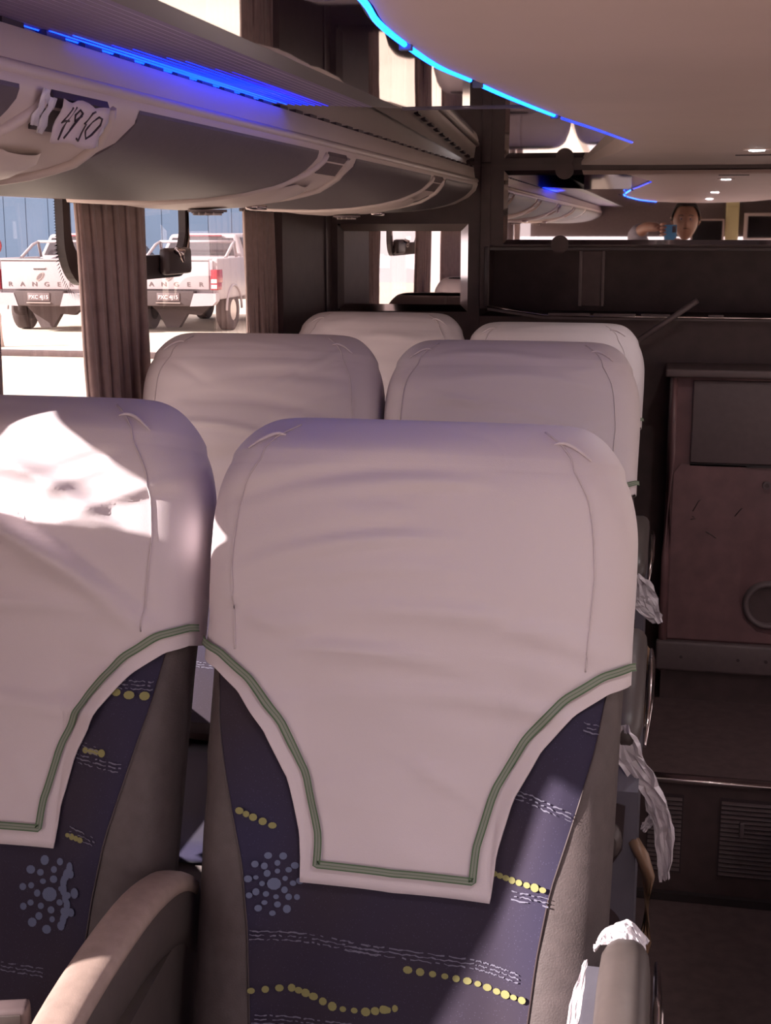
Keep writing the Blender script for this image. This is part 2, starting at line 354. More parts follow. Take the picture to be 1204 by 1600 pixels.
mirror('wall_mirror', 'small rectangular mirror on the dark rear wall beside the curtained window', -1.023, -.612, -.250, .016, .022, YB)
mirror('wall_mirror', 'long horizontal mirror just under the ceiling reflecting the photographer', -.506, .60, -.045, .172, .014, YB,
       [(-.325, .172), (-.333, -.045)])

# ------------------------------------------------------------------ luggage rack
def rack_prof(n=22):
    pts = [(-.575, .137), (-.572, .130), (-.578, .112), (-.60, .092), (-.64, .073), (-.69, .061), (-.76, .052), (-.85, .047), (-.95, .049), (-1.03, .054), (-1.092, .062)]
    return pts
PROF = rack_prof()
def belly(t):   # t 0..1 along the under side
    n = len(PROF)-2; x = t*n; i = min(int(x), n-1); fq = x-i
    a, b2 = PROF[1+i], PROF[2+i]; return (a[0]+(b2[0]-a[0])*fq, a[1]+(b2[1]-a[1])*fq)
def rack(sgn, name, label):
    X = (lambda x: x) if sgn < 0 else (lambda x: .34-x)
    t = thing(name, label, 'luggage rack')
    y0, y1 = YF+.02, 4.10
    shell = [(-.585, .178), (-.581, .150), *PROF, (-1.095, .075), (-1.095, .30), (-.62, .30), (-.607, .185)]
    def rounded(y): return smooth01((y1-y)/.10)
    m = MB(); ys = [y0]+[y1-.12+.12*i/8 for i in range(9)]
    cx0, cz0 = -.85, .15
    rows = []
    for y in ys:
        k = math.sqrt(max(0, 1-max(0, (y-(y1-.05))/.05)**2))*.06+.94
        rows.append([(X(cx0+(x-cx0)*k if x > -.9 else x), y, cz0+(z-cz0)*k) for x, z in shell])
    m.grid(rows, closed_u=True, smooth=False)
    nn = len(shell); o = len(m.v)-nn; m.f.append(tuple(o+i for i in range(nn))); m.sm.append(False)
    m.f.append(tuple(reversed(range(nn)))); m.sm.append(False)
    sm = m.build('rack_body', 'beige', t)
    for p in sm.data.polygons: p.use_smooth = abs(p.normal.y) < .5
    # rounded lip
    MB().tube([(X(-.578), y, .140) for y in (y0, 1.6, y1-.03)], .007, 10).build('front_lip', 'beige', t)
    MB().tube([(X(-1.088), y0, .057), (X(-1.088), y1-.36, .057)], .004, 6).build('window_piping', 'curtain_edge', t)
    # ribbed light lens
    a, b2 = Vector((X(-.604), .1865)), Vector((X(-.447), .1785)); nr = 15
    prof = []
    for i in range(nr):
        p = a+(b2-a)*i/nr; q = a+(b2-a)*(i+.5)/nr; off = .0022*(1 if sgn < 0 else -1)
        prof += [(p.x, p.y), (q.x, q.y-.0012)]
    prof.append((b2.x, b2.y))
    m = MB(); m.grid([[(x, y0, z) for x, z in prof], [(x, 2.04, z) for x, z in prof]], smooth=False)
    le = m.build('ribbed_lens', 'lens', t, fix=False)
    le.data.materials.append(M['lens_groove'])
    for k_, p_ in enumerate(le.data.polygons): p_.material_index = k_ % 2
    MB().add([(X(-.447), y0, .1785), (X(-.4025), y0, .1755), (X(-.4025), 2.04, .1755), (X(-.447), 2.04, .1785)], [(0, 1, 2, 3)]).build('lens_border', 'trim_dark', t)
    if sgn < 0:
        # LED strips glow through the lowest ribs
        for i in range(9):
            p = a+(b2-a)*(i+.5)/nr
            ya, yb = 1.18+.05*i+.02*(i % 2), min(2.035, 1.99+.02*i)
            MB().tube([(p.x, ya, p.y-.0012), (p.x, (ya+yb)/2, p.y-.0014), (p.x, yb, p.y-.0012)], [.0008, .0020, .0010], 5).build('lit_rib', ('led_a' if i < 3 else 'led_b' if i < 7 else 'led_c'), le)
        for i in range(34):
            y = 1.16+i*.088
            MB().box(-.6015, y, .1785, -.5905, y+.042, .1850).build('vent_slot', 'ink', t)
    # long grey hatch panels between the service bands, with rounded ends
    bands = [.20, 1.28, 2.33, 3.37]
    for a_, b_ in ((-2.9, -.9), (-.75, .06), (.36, 1.15), (1.43, 2.20), (2.47, 3.26), (3.48, 3.96)):
        nu, nv = 14, 14; gr = []; gb = []
        for i in range(nu+1):
            tt = .045+.71*i/nu; fr_ = i/nu
            e = .10*max(0, (fr_-.55)/.45)**2.2*(b_-a_)
            sh_ = -.02*fr_
            row = []
            for j in range(nv+1):
                yy = a_+e*1.6+sh_+(b_-a_-e*3.2)*j/nv
                x, z = belly(tt)
                x2, z2 = belly(min(1, tt+.02)); nn_ = Vector((z2-z, -(x2-x))).normalized()
                if nn_.y > 0: nn_ = -nn_
                row.append((X(x+nn_.x*.0022), yy, z+nn_.y*.0022))
            gr.append(row)
        m = MB(); m.grid(gr)
        edge = gr[0]+[r[-1] for r in gr[1:]]+list(reversed(gr[-1]))[1:]+[r[0] for r in reversed(gr[:-1])]
        low = [(p[0], p[1], p[2]+.004) for p in edge]
        m.grid([edge, low], closed_u=False, smooth=False)
        m.build('hatch_panel', 'grey_panel', t)
    # moulded service bands: raised frame, holder plate, oval module, air vent, reading lamp
    for yb in bands:
        hw = lambda q: .075+.065*smooth01(q/.45) if q < .5 else .14-.05*smooth01((q-.5)/.5)
        for s_ in (-1, 1):
            pts = []
            for i in range(15):
                q = .03+.85*i/14; x, z = belly(q)
                pts.append((X(x), yb+s_*hw(q)-.02*q, z-.003))
            MB().tube(pts, .006, 6).build('band_rim', 'beige', t)
        m = MB(); rows = []
        for i in range(9):
            q = .30+.50*i/8; x, z = belly(q); r = math.sqrt(max(0, 1-((q-.55)/.26)**2))
            rows.append([(X(x), yb-.02+(.015+.095*r)*(j/8*2-1), z-.004-.012*r*math.sqrt(max(0, 1-(j/4-1)**2))) for j in range(9)])
        m.grid(rows); md = m.build('oval_module', 'beige', t, label='moulded oval service module')
        # vent with slats
        x, z = belly(.60); c = Vector((X(x), yb-.045, z-.017))
        MB().disc(c, (0, 0, -1), .034, 24, .004).build('vent_ring', 'console_grey', md)
        MB().disc(c+Vector((0, 0, -.004)), (0, 0, -1), .028, 24, .002).build('vent_hole', 'ink', md)
        for k in range(4):
            dx = -.018+k*.012; h = math.sqrt(max(0, .028**2-dx*dx))
            MB().box(c.x+dx-.0012, c.y-h, c.z-.0095, c.x+dx+.0012, c.y+h, c.z-.005).build('vent_slat', 'beige', md)
        x, z = belly(.52); MB().box(X(x)-.012, yb+.02, z-.021, X(x)+.012, yb+.085, z-.0115, .004).build('lamp_lens', 'chrome', md)
        # seat number holder under the lip
        x, z = belly(.05); x2, z2 = belly(.20)
        m = MB(); x3, z3 = belly(.12)
        m.add([(X(x+.004), yb-.065, z-.001), (X(x+.004), yb+.065, z-.001), (X(x2), yb+.070, z2-.004), (X(x2), yb-.070, z2-.004),
               (X(x), yb-.065, z+.012), (X(x), yb+.065, z+.012), (X(x2), yb+.07, z2+.01), (X(x2), yb-.07, z2+.01)],
              [(0, 1, 2, 3), (4, 7, 6, 5), (0, 4, 5, 1), (1, 5, 6, 2), (2, 6, 7, 3), (3, 7, 4, 0)])
        m.build('number_holder', 'console_grey' if yb != 1.28 else 'trim_dark', t)
    return t
M['led_a'] = mat('led_rib_bright', (0.02, 0.05, 0.6), 0.4, emis=(0.002, 0.035, 1.0), estr=3.0)
M['led_b'] = mat('led_rib_mid', (0.02, 0.03, 0.5), 0.4, emis=(0.003, 0.020, 1.0), estr=1.5)
M['led_c'] = mat('led_rib_dim', (0.03, 0.03, 0.4), 0.4, emis=(0.02, 0.02, 0.8), estr=0.7)
rack(-1, 'luggage_rack', 'long beige and grey overhead luggage rack with blue light above the left windows')
rack(1, 'luggage_rack', 'overhead luggage rack above the right hand windows, outside the photograph')

# paper seat number: curled sheet with handwritten strokes
def at_px(x, y, plane, val):
    cxy = Vector((x-CX, CY-y, -F_PX)); d = Matrix((xc, yc, zc)) @ cxy
    k = val/d['xyz'.index(plane)]; return d*k
pn = thing('seat_number_paper', 'white paper slip handwritten 49 50 taped under the lip of the luggage rack', 'paper', (0, 0, 0))
A, B = Vector((-.574, 1.222, .128)), Vector((-.574, 1.325, .126))
Dn = Vector((-.018, -.004, -.038))
# slip stands a little proud of the holder, facing down and inward
nrm = (B-A).cross(Dn).normalized()
if nrm.z > 0: nrm = -nrm
base = Vector((.010, 0, -.008))
rows = []
for i in range(7):
    row = []
    for j in range(13):
        p = A+(B-A)*(j/12)+Dn*(i/6)+base+nrm*(.0022*math.sin(j*1.1+i*.3)+.0015*math.sin(i*1.3))
        p += Dn*(.05*math.sin(j*.9))*(1 if i in (0, 6) else .4)
        row.append(tuple(p))
    rows.append(row)
m = MB(); m.grid(rows); pp = m.build('paper_sheet', 'paper', pn, fix=False)
so = pp.modifiers.new('thick', 'SOLIDIFY'); so.thickness = .0006
def stroke(pts):
    q = []
    for a, b2 in pts:
        q.append(A+(B-A)*a+Dn*(1-b2)+base+nrm*(.0022*math.sin(a*13.2+(1-b2)*1.8)+.0015*math.sin((1-b2)*7.8)+.0010))
    MB().tube(q, .0011, 5).build('pen_stroke', 'ink', pn)
stroke([(.21, .86), (.17, .66), (.15, .46), (.24, .50), (.33, .52)]); stroke([(.33, .88), (.29, .45), (.22, .06)])
stroke([(.45, .78), (.40, .84), (.36, .70), (.40, .56), (.45, .72), (.44, .80)]); stroke([(.45, .78), (.38, .30), (.31, .12)])
stroke([(.72, .88), (.61, .84), (.57, .56), (.66, .54), (.68, .32), (.60, .13), (.51, .19)])
stroke([(.86, .78), (.79, .62), (.76, .38), (.79, .20), (.87, .32), (.93, .60), (.91, .76), (.85, .78)])
for (a, b2) in ((-.12, .5), (-.28, .65), (1.10, .45)):
    m = MB(); c = A+(B-A)*a+Dn*(1-b2)+base*.7
    rr = [[tuple(c+(B-A)*.07*(j-2)/2+Dn*.42*(i-2)/2+nrm*.002*math.sin(i*2.3+j*1.9+a*9)) for j in range(5)] for i in range(5)]
    m.grid(rr); o = m.build('torn_tape', 'film', pn, fix=False); s2 = o.modifiers.new('t', 'SOLIDIFY'); s2.thickness = .0004

# ------------------------------------------------------------------ oval ceiling panel with blue LED rim
cp = thing('ceiling_panel', 'large cream lowered ceiling panel with a curved edge over the aisle', 'ceiling panel')
edge = [(-.10, .2), (-.17, .5), (-.205, .78), (-.221, .996), (-.234, 1.109), (-.240, 1.253), (-.241, 1.43), (-.229, 1.581), (-.212, 1.814), (-.181, 2.14), (-.141, 2.456), (-.088, 2.926), (-.115, 3.18), (-.149, 3.435), (-.248, 3.968), (-.275, 4.13)]
def pz(y): return .165+.008*(y-1.5)
def catmull(pts, n=5):
    out = []
    for i in range(len(pts)-1):
        p0, p1, p2, p3 = [Vector(pts[max(0, min(len(pts)-1, k))]) for k in (i-1, i, i+1, i+2)]
        for j in range(n):
            t = j/n; out.append(.5*((2*p1)+(p2-p0)*t+(2*p0-5*p1+4*p2-p3)*t*t+(3*p1-p0-3*p2+p3)*t**3))
    out.append(Vector(pts[-1])); return out
ed = catmull(edge[:12])+catmull(edge[11:])[1:]
full = [(-.0, .02)]+[tuple(p) for p in ed]
rows = []
def domez(x, y, k):   # very slightly domed underside
    return .184+.006*(1-k)
N = 24
for (x, y) in full:
    r = []
    for j in range(N+1):
        k = -1+2*j/N; hx = (.17-x); r.append((.17+k*hx, y, pz(y)-.003*(1-k*k)))
    rows.append(r)
m = MB(); m.grid(rows, smooth=True)
side = [r[0] for r in rows]; m.grid([side, [(p[0], p[1], .1745 if p[1] < 2.04 else .264-.0304*(p[1]-2.042)) for p in side]], smooth=True)
side = [r[-1] for r in rows]; m.grid([side, [(p[0], p[1], .1745 if p[1] < 2.04 else .264-.0304*(p[1]-2.042)) for p in side]], smooth=True)
m.build('panel', 'oval', cp, fix=False)
M['led2'] = mat('blue_led_far', (0.02, 0.05, 0.5), 0.4, emis=(0.02, 0.045, 1.0), estr=1.0)
led = thing('led_strip', 'glowing blue LED strip along the curved edge of the cream ceiling panel', 'light strip')
def rimpts(a, b2, o=.0045, z=.0): return [(p.x-o, p.y, pz(p.y)+z) for p in ed if a <= p.y <= b2]
MB().tube(rimpts(.2, 1.62), .0026, 8).build('light_tube', 'led', led)
MB().tube(rimpts(1.60, 2.16), .0030, 8).build('light_tube', 'led', led)
MB().tube(rimpts(2.15, 2.94), .0030, 8).build('light_tube', 'led2', led)
MB().tube(rimpts(.2, 2.94, .0095, .004), .0022, 6).build('edge_channel', 'black', led)
for y in (1.25, 1.61, 2.15):
    p = min(ed, key=lambda q: abs(q.y-y)); MB().box(p.x-.010, p.y-.004, pz(p.y)-.005, p.x+.002, p.y+.004, pz(p.y)+.006, .001).build('joint_clip', 'ltblue', led)
# downlight
for y, lb in ((3.22, 'small round lit ceiling spotlight near the rear mirror'), (1.9, 'lit ceiling spotlight above the aisle, outside the photograph, second from the rear'), (.9, 'lit ceiling spotlight above the photographer, outside the photograph')):
    dl = thing('ceiling_spotlight', lb, 'spotlight', (.175, y, pz(y)-.0015), 'ceiling spotlights over the aisle')
    MB().disc((0, 0, 0), (0, 0, -1), .030, 32, .004).build('trim_ring', 'oval', dl)
    MB().disc((0, 0, -.004), (0, 0, -1), .017, 24, .002).build('lit_lens', 'lamp', dl)
    L = bpy.data.lights.new('spotlight_light', 'SPOT'); L.energy = 3.0; L.color = (1, .93, .93); L.shadow_soft_size = 0.0; L.spot_size = math.radians(150); L.spot_blend = 1.0
    lo = bpy.data.objects.new('spotlight_light', L); COL.objects.link(lo); lo.parent = dl; lo.location = (0, 0, -.02)
MB().box(.14, 3.50, .176, .24, 3.513, .1805, .001).build('ceiling_slot', 'ink', cp)
rd = thing('round_ceiling_disc', 'small round disc set in the glossy dark ceiling above the rack', 'disc', (-.272, 1.05, .175))
MB().disc((0, 0, 0), (0, 0, -1), .014, 20, .003).build('disc', 'console_grey', rd)

# ------------------------------------------------------------------ curtains
def curtain(name, label, y0t, y1t, y0b, y1b, x=-1.055, zt=.050, zb=-.74, folds=6, seed=0, group=None, nz=18, inward=1, edge_side=-1, fl=1.6):
    t = thing(name, label, 'curtain', (x, (y0t+y1t)/2, zb), group)
    ny = folds*12; rnd = random.Random(seed); ph = [rnd.uniform(-.5, .5) for _ in range(folds+2)]
    wd = [rnd.uniform(.7, 1.3) for _ in range(folds)]
    rows = []
    for i in range(nz+1):
        k = i/nz; z = zt+(zb-zt)*k; kk = min(1, k*fl)
        a, b2 = y0t+(y0b-y0t)*kk, y1t+(y1b-y1t)*kk; row = []
        for j in range(ny+1):
            s = j/ny; amp = .015*(.55+.45*k)*(.7+.5*noise.noise(Vector((s*5, seed, 0))))
            wx = amp*math.sin(2*math.pi*folds*s+ph[int(s*folds)]*1.0*math.sin(k*2)+.6*math.sin(k*4+seed))
            wx += .004*noise.noise(Vector((s*9, k*3, seed)))
            row.append((wx, a+(b2-a)*s-(y0t+y1t)/2+.006*math.sin(2*math.pi*folds*s*2+1), z-zb))
        rows.append(row)
    m = MB(); m.grid(rows); c = m.build('curtain_cloth', 'curtain', t, fix=False)
    so_ = c.modifiers.new('thick', 'SOLIDIFY'); so_.thickness = .003
    col_ = 0 if edge_side < 0 else -1
    MB().tube([tuple(Vector(r[col_])+Vector((.002*inward, 0, 0))) for r in rows], .0028, 6).build('edge_binding', 'curtain_edge', t)
    MB().box(-.006, y0t-(y0t+y1t)/2, zt-zb-.004, .006, y1t-(y0t+y1t)/2, zt-zb+.004, .002).build('heading_tape', 'trim_dark', t)
    return t
curtain('window_curtain', 'gathered mauve curtain hanging between the two pickup trucks seen outside', 2.300, 2.631, 2.345, 2.650, folds=6, seed=3)
curtain('window_curtain', 'dark gathered curtain at the rear end of the left window', 3.315, 3.620, 3.36, 3.62, x=-1.066, folds=6, seed=8, zt=.048)
curtain('window_curtain', 'gathered curtain added on the left window to shape the sun patch, ahead of the nearest seats, outside the photograph', .78, 1.02, .78, 1.22, folds=5, seed=5, fl=3.6, x=-1.068)  # added curtain, flared early so only a high slot admits sun
curtain('window_curtain', 'wide gathered curtain added to block sun on the left window beside the nearest seats, outside the photograph', 1.215, 2.00, 1.215, 2.00, folds=12, seed=15)  # added to block sun and give the slot its other edge
curtain('window_curtain', 'gathered curtain on the left window at the front, outside the photograph', -1.3, -1.0, -1.3, -1.0, folds=5, seed=6)
for i, y in enumerate((-1.3, .45, 1.2, 2.1, 2.9)):
    curtain('window_curtain', ['foremost', 'second', 'middle', 'fourth', 'rearmost'][i]+' gathered curtain of the right hand windows, outside the photograph', y, y+.3, y, y+.3, x=1.40, folds=5, seed=20+i, group='curtains on the right hand windows', nz=8, inward=-1)

# ------------------------------------------------------------------ seats
REC = math.radians(17); CR, SR = math.cos(REC), math.sin(REC)
HY, HZ = 0.0, 0.45; LEN = .760; NEXP = 3.4
def halfw(v):
    b2 = lerp_table([(0, .222), (.25, .226), (.45, .229), (.60, .232), (.8, .230)], v)
    t = max(0, (v-(LEN-.125))/.125); return b2-.078*(1-math.sqrt(max(0, 1-min(1, t)**2)))
def halfd(v):
    d = lerp_table([(0, .052), (.3, .050), (.46, .055), (.58, .072), (.70, .072), (.8, .062)], v)
    t = max(0, (v-(LEN-.085))/.085); return d*math.sqrt(max(0.0, 1-min(1, t)**2))
# section perimeter table: arc length from the front centre -> angle
_tab = []
def _sec(th, a, d):
    c, s_ = math.cos(th), math.sin(th)
    return (a*math.copysign(abs(c)**(2/NEXP), c), d*math.copysign(abs(s_)**(2/NEXP), s_))
_p = None; _s = 0
for i in range(721):
    th = math.pi/2-math.pi*i/720; q = _sec(th, .230, .065)
    if _p: _s += math.hypot(q[0]-_p[0], q[1]-_p[1])
    _tab.append((_s, th)); _p = q
SMAX = _s
def s2th(s):
    th = lerp_table(_tab, abs(s)) if abs(s) > 0 else math.pi/2
    return th if s >= 0 else math.pi-th
# faster lookup
_N = 600; _lut = [lerp_table(_tab, SMAX*i/_N) for i in range(_N+1)]
def s2th(s):
    q = min(_N-1e-6, abs(s)/SMAX*_N); i = int(q); th = _lut[i]+(_lut[i+1]-_lut[i])*(q-i)
    return th if s >= 0 else math.pi-th
def bulge(u, v, wtop=.50):
    k = smooth01((abs(u)-.10)/.08)*smooth01((.56-v)/.20)
    return .026*k
def S(s, v, off=0.0, wr=None):
    a, d = halfw(v), halfd(v); th = s2th(s)
    u, wv = _sec(th, a+off, d+off if d > 1e-4 else off)
    front = max(0.0, math.sin(th))
    if front > 0:
        wv += bulge(u, v)*min(1, front*2)
        if wr: wv += wr(u, v)*min(1, front*1.5)
    v2 = v+(off if v > LEN-.05 else 0)
    return Vector((u, HY+v2*SR-wv*CR, HZ+v2*CR+wv*SR))
HEM = [(0, .250), (.100, .254), (.104, .306), (.118, .362), (.145, .415), (.178, .455), (.210, .478), (.236, .487), (SMAX, .492)]
def hemv(s, bow=0, skew=0): return lerp_table(HEM, abs(s))+bow*(1-min(1, (s/.1)**2) if abs(s) < .1 else 0)+skew*s*(1 if abs(s) < .104 else 0)
def fold(u, v, u0, v0, ang, ln, wd, amp):
    c, s_ = math.cos(ang), math.sin(ang); du, dv = u-u0, v-v0
    a = du*c+dv*s_; b2 = -du*s_+dv*c+.8*a*a
    return amp*math.exp(-(b2/wd)**2-(a/ln)**2)
def make_wr(seed):
    rnd = random.Random(seed)
    fl = []
    for i in range(7):
        fl.append((rnd.uniform(-.07, .07), .735-.055*i+rnd.uniform(-.012, .012), rnd.uniform(-.10, .10), rnd.uniform(.09, .18), rnd.uniform(.006, .012), rnd.uniform(.0022, .0050)*rnd.choice((1, 1, -1))))
    for i in range(7):
        sd = rnd.choice((-1, 1))
        fl.append((sd*rnd.uniform(.10, .18), rnd.uniform(.50, .73), sd*rnd.uniform(.1, .55), rnd.uniform(.04, .09), rnd.uniform(.006, .010), rnd.uniform(.0015, .0035)*rnd.choice((1, -1))))
    for i in range(4):
        fl.append((rnd.uniform(-.08, .08), rnd.uniform(.29, .42), rnd.uniform(-.9, .9), rnd.uniform(.03, .08), rnd.uniform(.008, .014), rnd.uniform(.0006, .0018)))
    def W(u, v):
        t = .010*(noise.noise(Vector((u*3.2, (v+.5*u*u)*9, seed*3.1))))*smooth01((v-.45)/.1)
        t += .0022*noise.noise(Vector((u*9, v*26, seed)))
        for q in fl: t += fold(u, v, *q)
        t += sum(fold(u, v, *q) for q in EXTRA.get(seed, ()))
        return max(-.0012, (2.0 if seed < 4 else 1.4)*t*smooth01((.765-v)/.05))+.010*smooth01((v-.46)/.10)
    return W
EXTRA = {1: [(.06, .665, -.42, .10, .012, .012), (.05, .625, -.45, .12, .009, -.010), (.04, .600, -.42, .13, .014, .014)],
         2: [(0, .575, 0, .20, .010, -.006), (0, .53, 0.02, .2, .011, -.005), (-.05, .70, .1, .14, .009, -.004), (.05, .64, -.05, .16, .008, -.003)]}
def build_cover(parent, seed, hq=True):
    W = make_wr(seed)
    bow = .004; skew = {2: -.012, 1: .02}.get(seed, 0)
    us = sorted(set([round(x, 4) for x in ([i*.004 for i in range(26)]+[.1005, .102, .1035, .105]+[.108+.004*i for i in range(33)]+[.244+i*(SMAX-.244)/18 for i in range(19)])]))
    if not hq: us = us[::2]+[us[-1]]
    cols = [-x for x in reversed(us[1:])]+us
    nr = 90 if hq else 50
    rows = []
    for i in range(nr+1):
        r = i/nr; r = 1-(1-r)**1.35 if False else r
        row = []
        for s in cols:
            h = hemv(s, bow, skew)
            v = h+(.50-h)*(r/.34) if r < .34 else .50+(LEN-.50)*(1-(1-(r-.34)/.66)**1.5)
            flare = .006*smooth01((h+.05-v)/.05)*(1 if abs(s) < .24 else .3)*(.5+.5*noise.noise(Vector((s*14, seed*7, 0))))
            row.append(tuple(S(s, min(v, LEN-1e-4), .007+flare, W)))
        rows.append(row)
    m = MB(); m.grid(rows)
    c = m.build('headrest_cover', 'cover', parent, fix=False)
    me = c.data
    # fold-back so that the cloth has an inner side at its hem
    so_ = c.modifiers.new('thick', 'SOLIDIFY'); so_.thickness = .0016; so_.offset = -1
    # hem stitching ribbons: pale green ladder with darker edges
    path = []
    base_ = [s for s in [i*.004 for i in range(0, 76)]+[.1005, .1015, .103, .1045] if s <= .249]; base_ = sorted(set(base_))
    pl_ = [(-s, hemv(s, bow, 0)+skew*-s*(1 if s < .104 else 0)) for s in reversed(base_[1:])]+[(s, hemv(s, bow, 0)+skew*s*(1 if s < .104 else 0)) for s in base_]
    P = [Vector(p) for p in pl_]
    # resample by arc length then offset inward (towards larger v / centre)
    def resample(P, step):
        out = [P[0]]; acc = 0
        for a, b2 in zip(P, P[1:]):
            L_ = (b2-a).length; pos = step-acc
            while pos <= L_: out.append(a+(b2-a)*pos/L_); pos += step
            acc = (acc+L_) % step if L_ > 0 else acc
        return out
    P = resample(P, .0035)
    def offset(P, d):
        out = []
        for i in range(len(P)):
            a = P[max(0, i-2)]; b2 = P[min(len(P)-1, i+2)]; t = (b2-a).normalized(); n_ = Vector((-t.y, t.x)); out.append(P[i]+n_*d)
        # drop points which fold back over the corner
        keep = [out[0]]
        for i in range(1, len(out)):
            if min((out[i]-P[k]).length for k in range(max(0, i-12), min(len(P), i+13))) > d*.93: keep.append(out[i])
        return keep
    D0 = offset(P, .0205)
    def ribbon(name, d0, d1, mt, lift):
        A_ = D0; r0, r1 = [], []
        for i in range(len(A_)):
            t = (A_[min(len(A_)-1, i+1)]-A_[max(0, i-1)]).normalized(); n_ = Vector((-t.y, t.x))
            r0.append(A_[i]+n_*d0); r1.append(A_[i]+n_*d1)
        m2 = MB(); m2.grid([[tuple(S(p.x, p.y, .0075+.0055*smooth01((hemv(p.x, bow, skew)+.05-p.y)/.05)+lift, W)) for p in rr] for rr in (r0, [(x+y)/2 for x, y in zip(r0, r1)], r1)])
        return m2.build(name, mt, c, fix=False)
    ribbon('stitched_hem', -.0034, .0034, 'green', .0022)
    ribbon('stitch_edge', -.0040, -.0026, 'green_dk', .0027); ribbon('stitch_edge', .0026, .0040, 'green_dk', .0027); ribbon('stitch_edge', -.0003, .0003, 'green_dk', .0026)
    # side seams
    for sd in (-1, 1):
        pts = []
        for i in range(41):
            k = i/40; v = .50+(LEN-.014-.50)*k; s = lerp_table([(.5, .186), (.60, .190), (.68, .184), (.73, .170), (LEN, .150)], v)
            pts.append(S(sd*s, v, .0072+.0006, W))
        MB().tube(pts, .0010, 6).build('side_seam', 'seam', c)
        # gathered tuck at the shoulder
        q = []
        for i in range(9):
            k = i/8; q.append(S(sd*(.160+.035*k), LEN-.030+.010*math.sin(k*3)-.018*k, .0085, W))
        MB().tube(q, [.0008+.0016*math.sin(math.pi*i/8) for i in range(9)], 8).build('shoulder_tuck', 'cover', c)
    return c
def build_back(parent):
    m = MB(); rows = []
    ns = 72; nv = 40
    for i in range(nv+1):
        v = LEN*(1-(1-i/nv)**1.5); v = min(v, LEN-.002)
        row = []
        for j in range(ns):
            s = -SMAX+2*SMAX*j/ns
            cre = .0014*math.sin((v+.5*abs(s))*95+2*math.sin(v*30))*smooth01((abs(s)-.16)/.05)*smooth01((.26-abs(s))/.03)*smooth01((.5-v)/.1)*max(0, math.sin(v*23))
            row.append(tuple(S(s, v, cre if True else 0)))
        rows.append(row)
    m.grid(rows, closed_u=True)
    o = len(m.v)-ns; m.f.append(tuple(o+j for j in range(ns))); m.sm.append(True); m.f.append(tuple(reversed(range(ns)))); m.sm.append(False)
    return m.build('backrest', 'bolster', parent)
UI = [(0, .150), (.10, .150), (.20, .158), (.27, .168), (.35, .190), (.42, .208), (.50, .220), (.6, .22)]
def build_pad(parent):
    rows = []; nv = 30; nu = 24
    for i in range(nv+1):
        v = .02+.56*i/nv; ui = lerp_table(UI, v); row = []
        for j in range(nu+1):
            u = ui*(-1+2*j/nu); e = 1-abs(-1+2*j/nu)**6
            row.append(tuple(S(u, v, .0005+.0035*e)))
        rows.append(row)
    m = MB(); m.grid(rows); p = m.build('centre_panel', 'navy', parent, fix=False)
    for sd in (-1, 1):
        MB().tube([S(sd*lerp_table(UI, .02+.56*i/30), .02+.56*i/30, .001) for i in range(31)], .0011, 5).build('piping', 'trim_dark', p)
    return p
def on(s, v, off): return S(s, v, off)
def print_dots(parent, specs):
    m = MB()
    for (s, v, r, e) in specs:
        c = [S(s+r*math.cos(2*math.pi*k/10), v+r*e*math.sin(2*math.pi*k/10), .0048) for k in range(10)]
        m.add(c, [tuple(range(10))])
    return m
def dot_row(pts, n, r=.0050):
    out = []
    for i in range(n):
        t = i/(n-1)*(len(pts)-1); k = min(int(t), len(pts)-2); f_ = t-k
        s = pts[k][0]+(pts[k+1][0]-pts[k][0])*f_; v = pts[k][1]+(pts[k+1][1]-pts[k][1])*f_
        out.append((s, v, r*random.uniform(.72, 1.05), random.uniform(.75, 1.0)))
    return out
def scratches(lines):
    m = MB()
    for pts in lines:
        for rep in range(3):
            n = int(max(4, abs(pts[-1][0]-pts[0][0])/.003)); ph = random.uniform(0, 9)
            for i in range(n):
                if random.random() < .22: continue
                q = []
                for k in (i, i+1):
                    t = k/n*(len(pts)-1); kk = min(int(t), len(pts)-2); f_ = t-kk
                    s = pts[kk][0]+(pts[kk+1][0]-pts[kk][0])*f_; v = pts[kk][1]+(pts[kk+1][1]-pts[kk][1])*f_
                    q.append((s, v+rep*.0042-.004+.0005*math.sin(k*1.3+ph)+.0004*math.sin(k*3.1+ph)))
                h = random.uniform(.0003, .0009)
                m.add([S(q[0][0], q[0][1]-h, .0048), S(q[1][0], q[1][1]-h, .0048), S(q[1][0], q[1][1]+h, .0048), S(q[0][0], q[0][1]+h, .0048)], [(0, 1, 2, 3)])
    return m
def flower(cs, cv, r=.03):
    out = [(cs, cv, r*.27, .9)]
    for ring, n, rr in ((.45, 7, .13), (.72, 9, .12), (1.0, 11, .15)):
        for k in range(n):
            a = 2*math.pi*k/n+ring*3; out.append((cs+r*ring*math.cos(a), cv+r*ring*math.sin(a)*1.15, r*rr*random.uniform(.8, 1.15), random.uniform(.8, 1.1)))
    return out
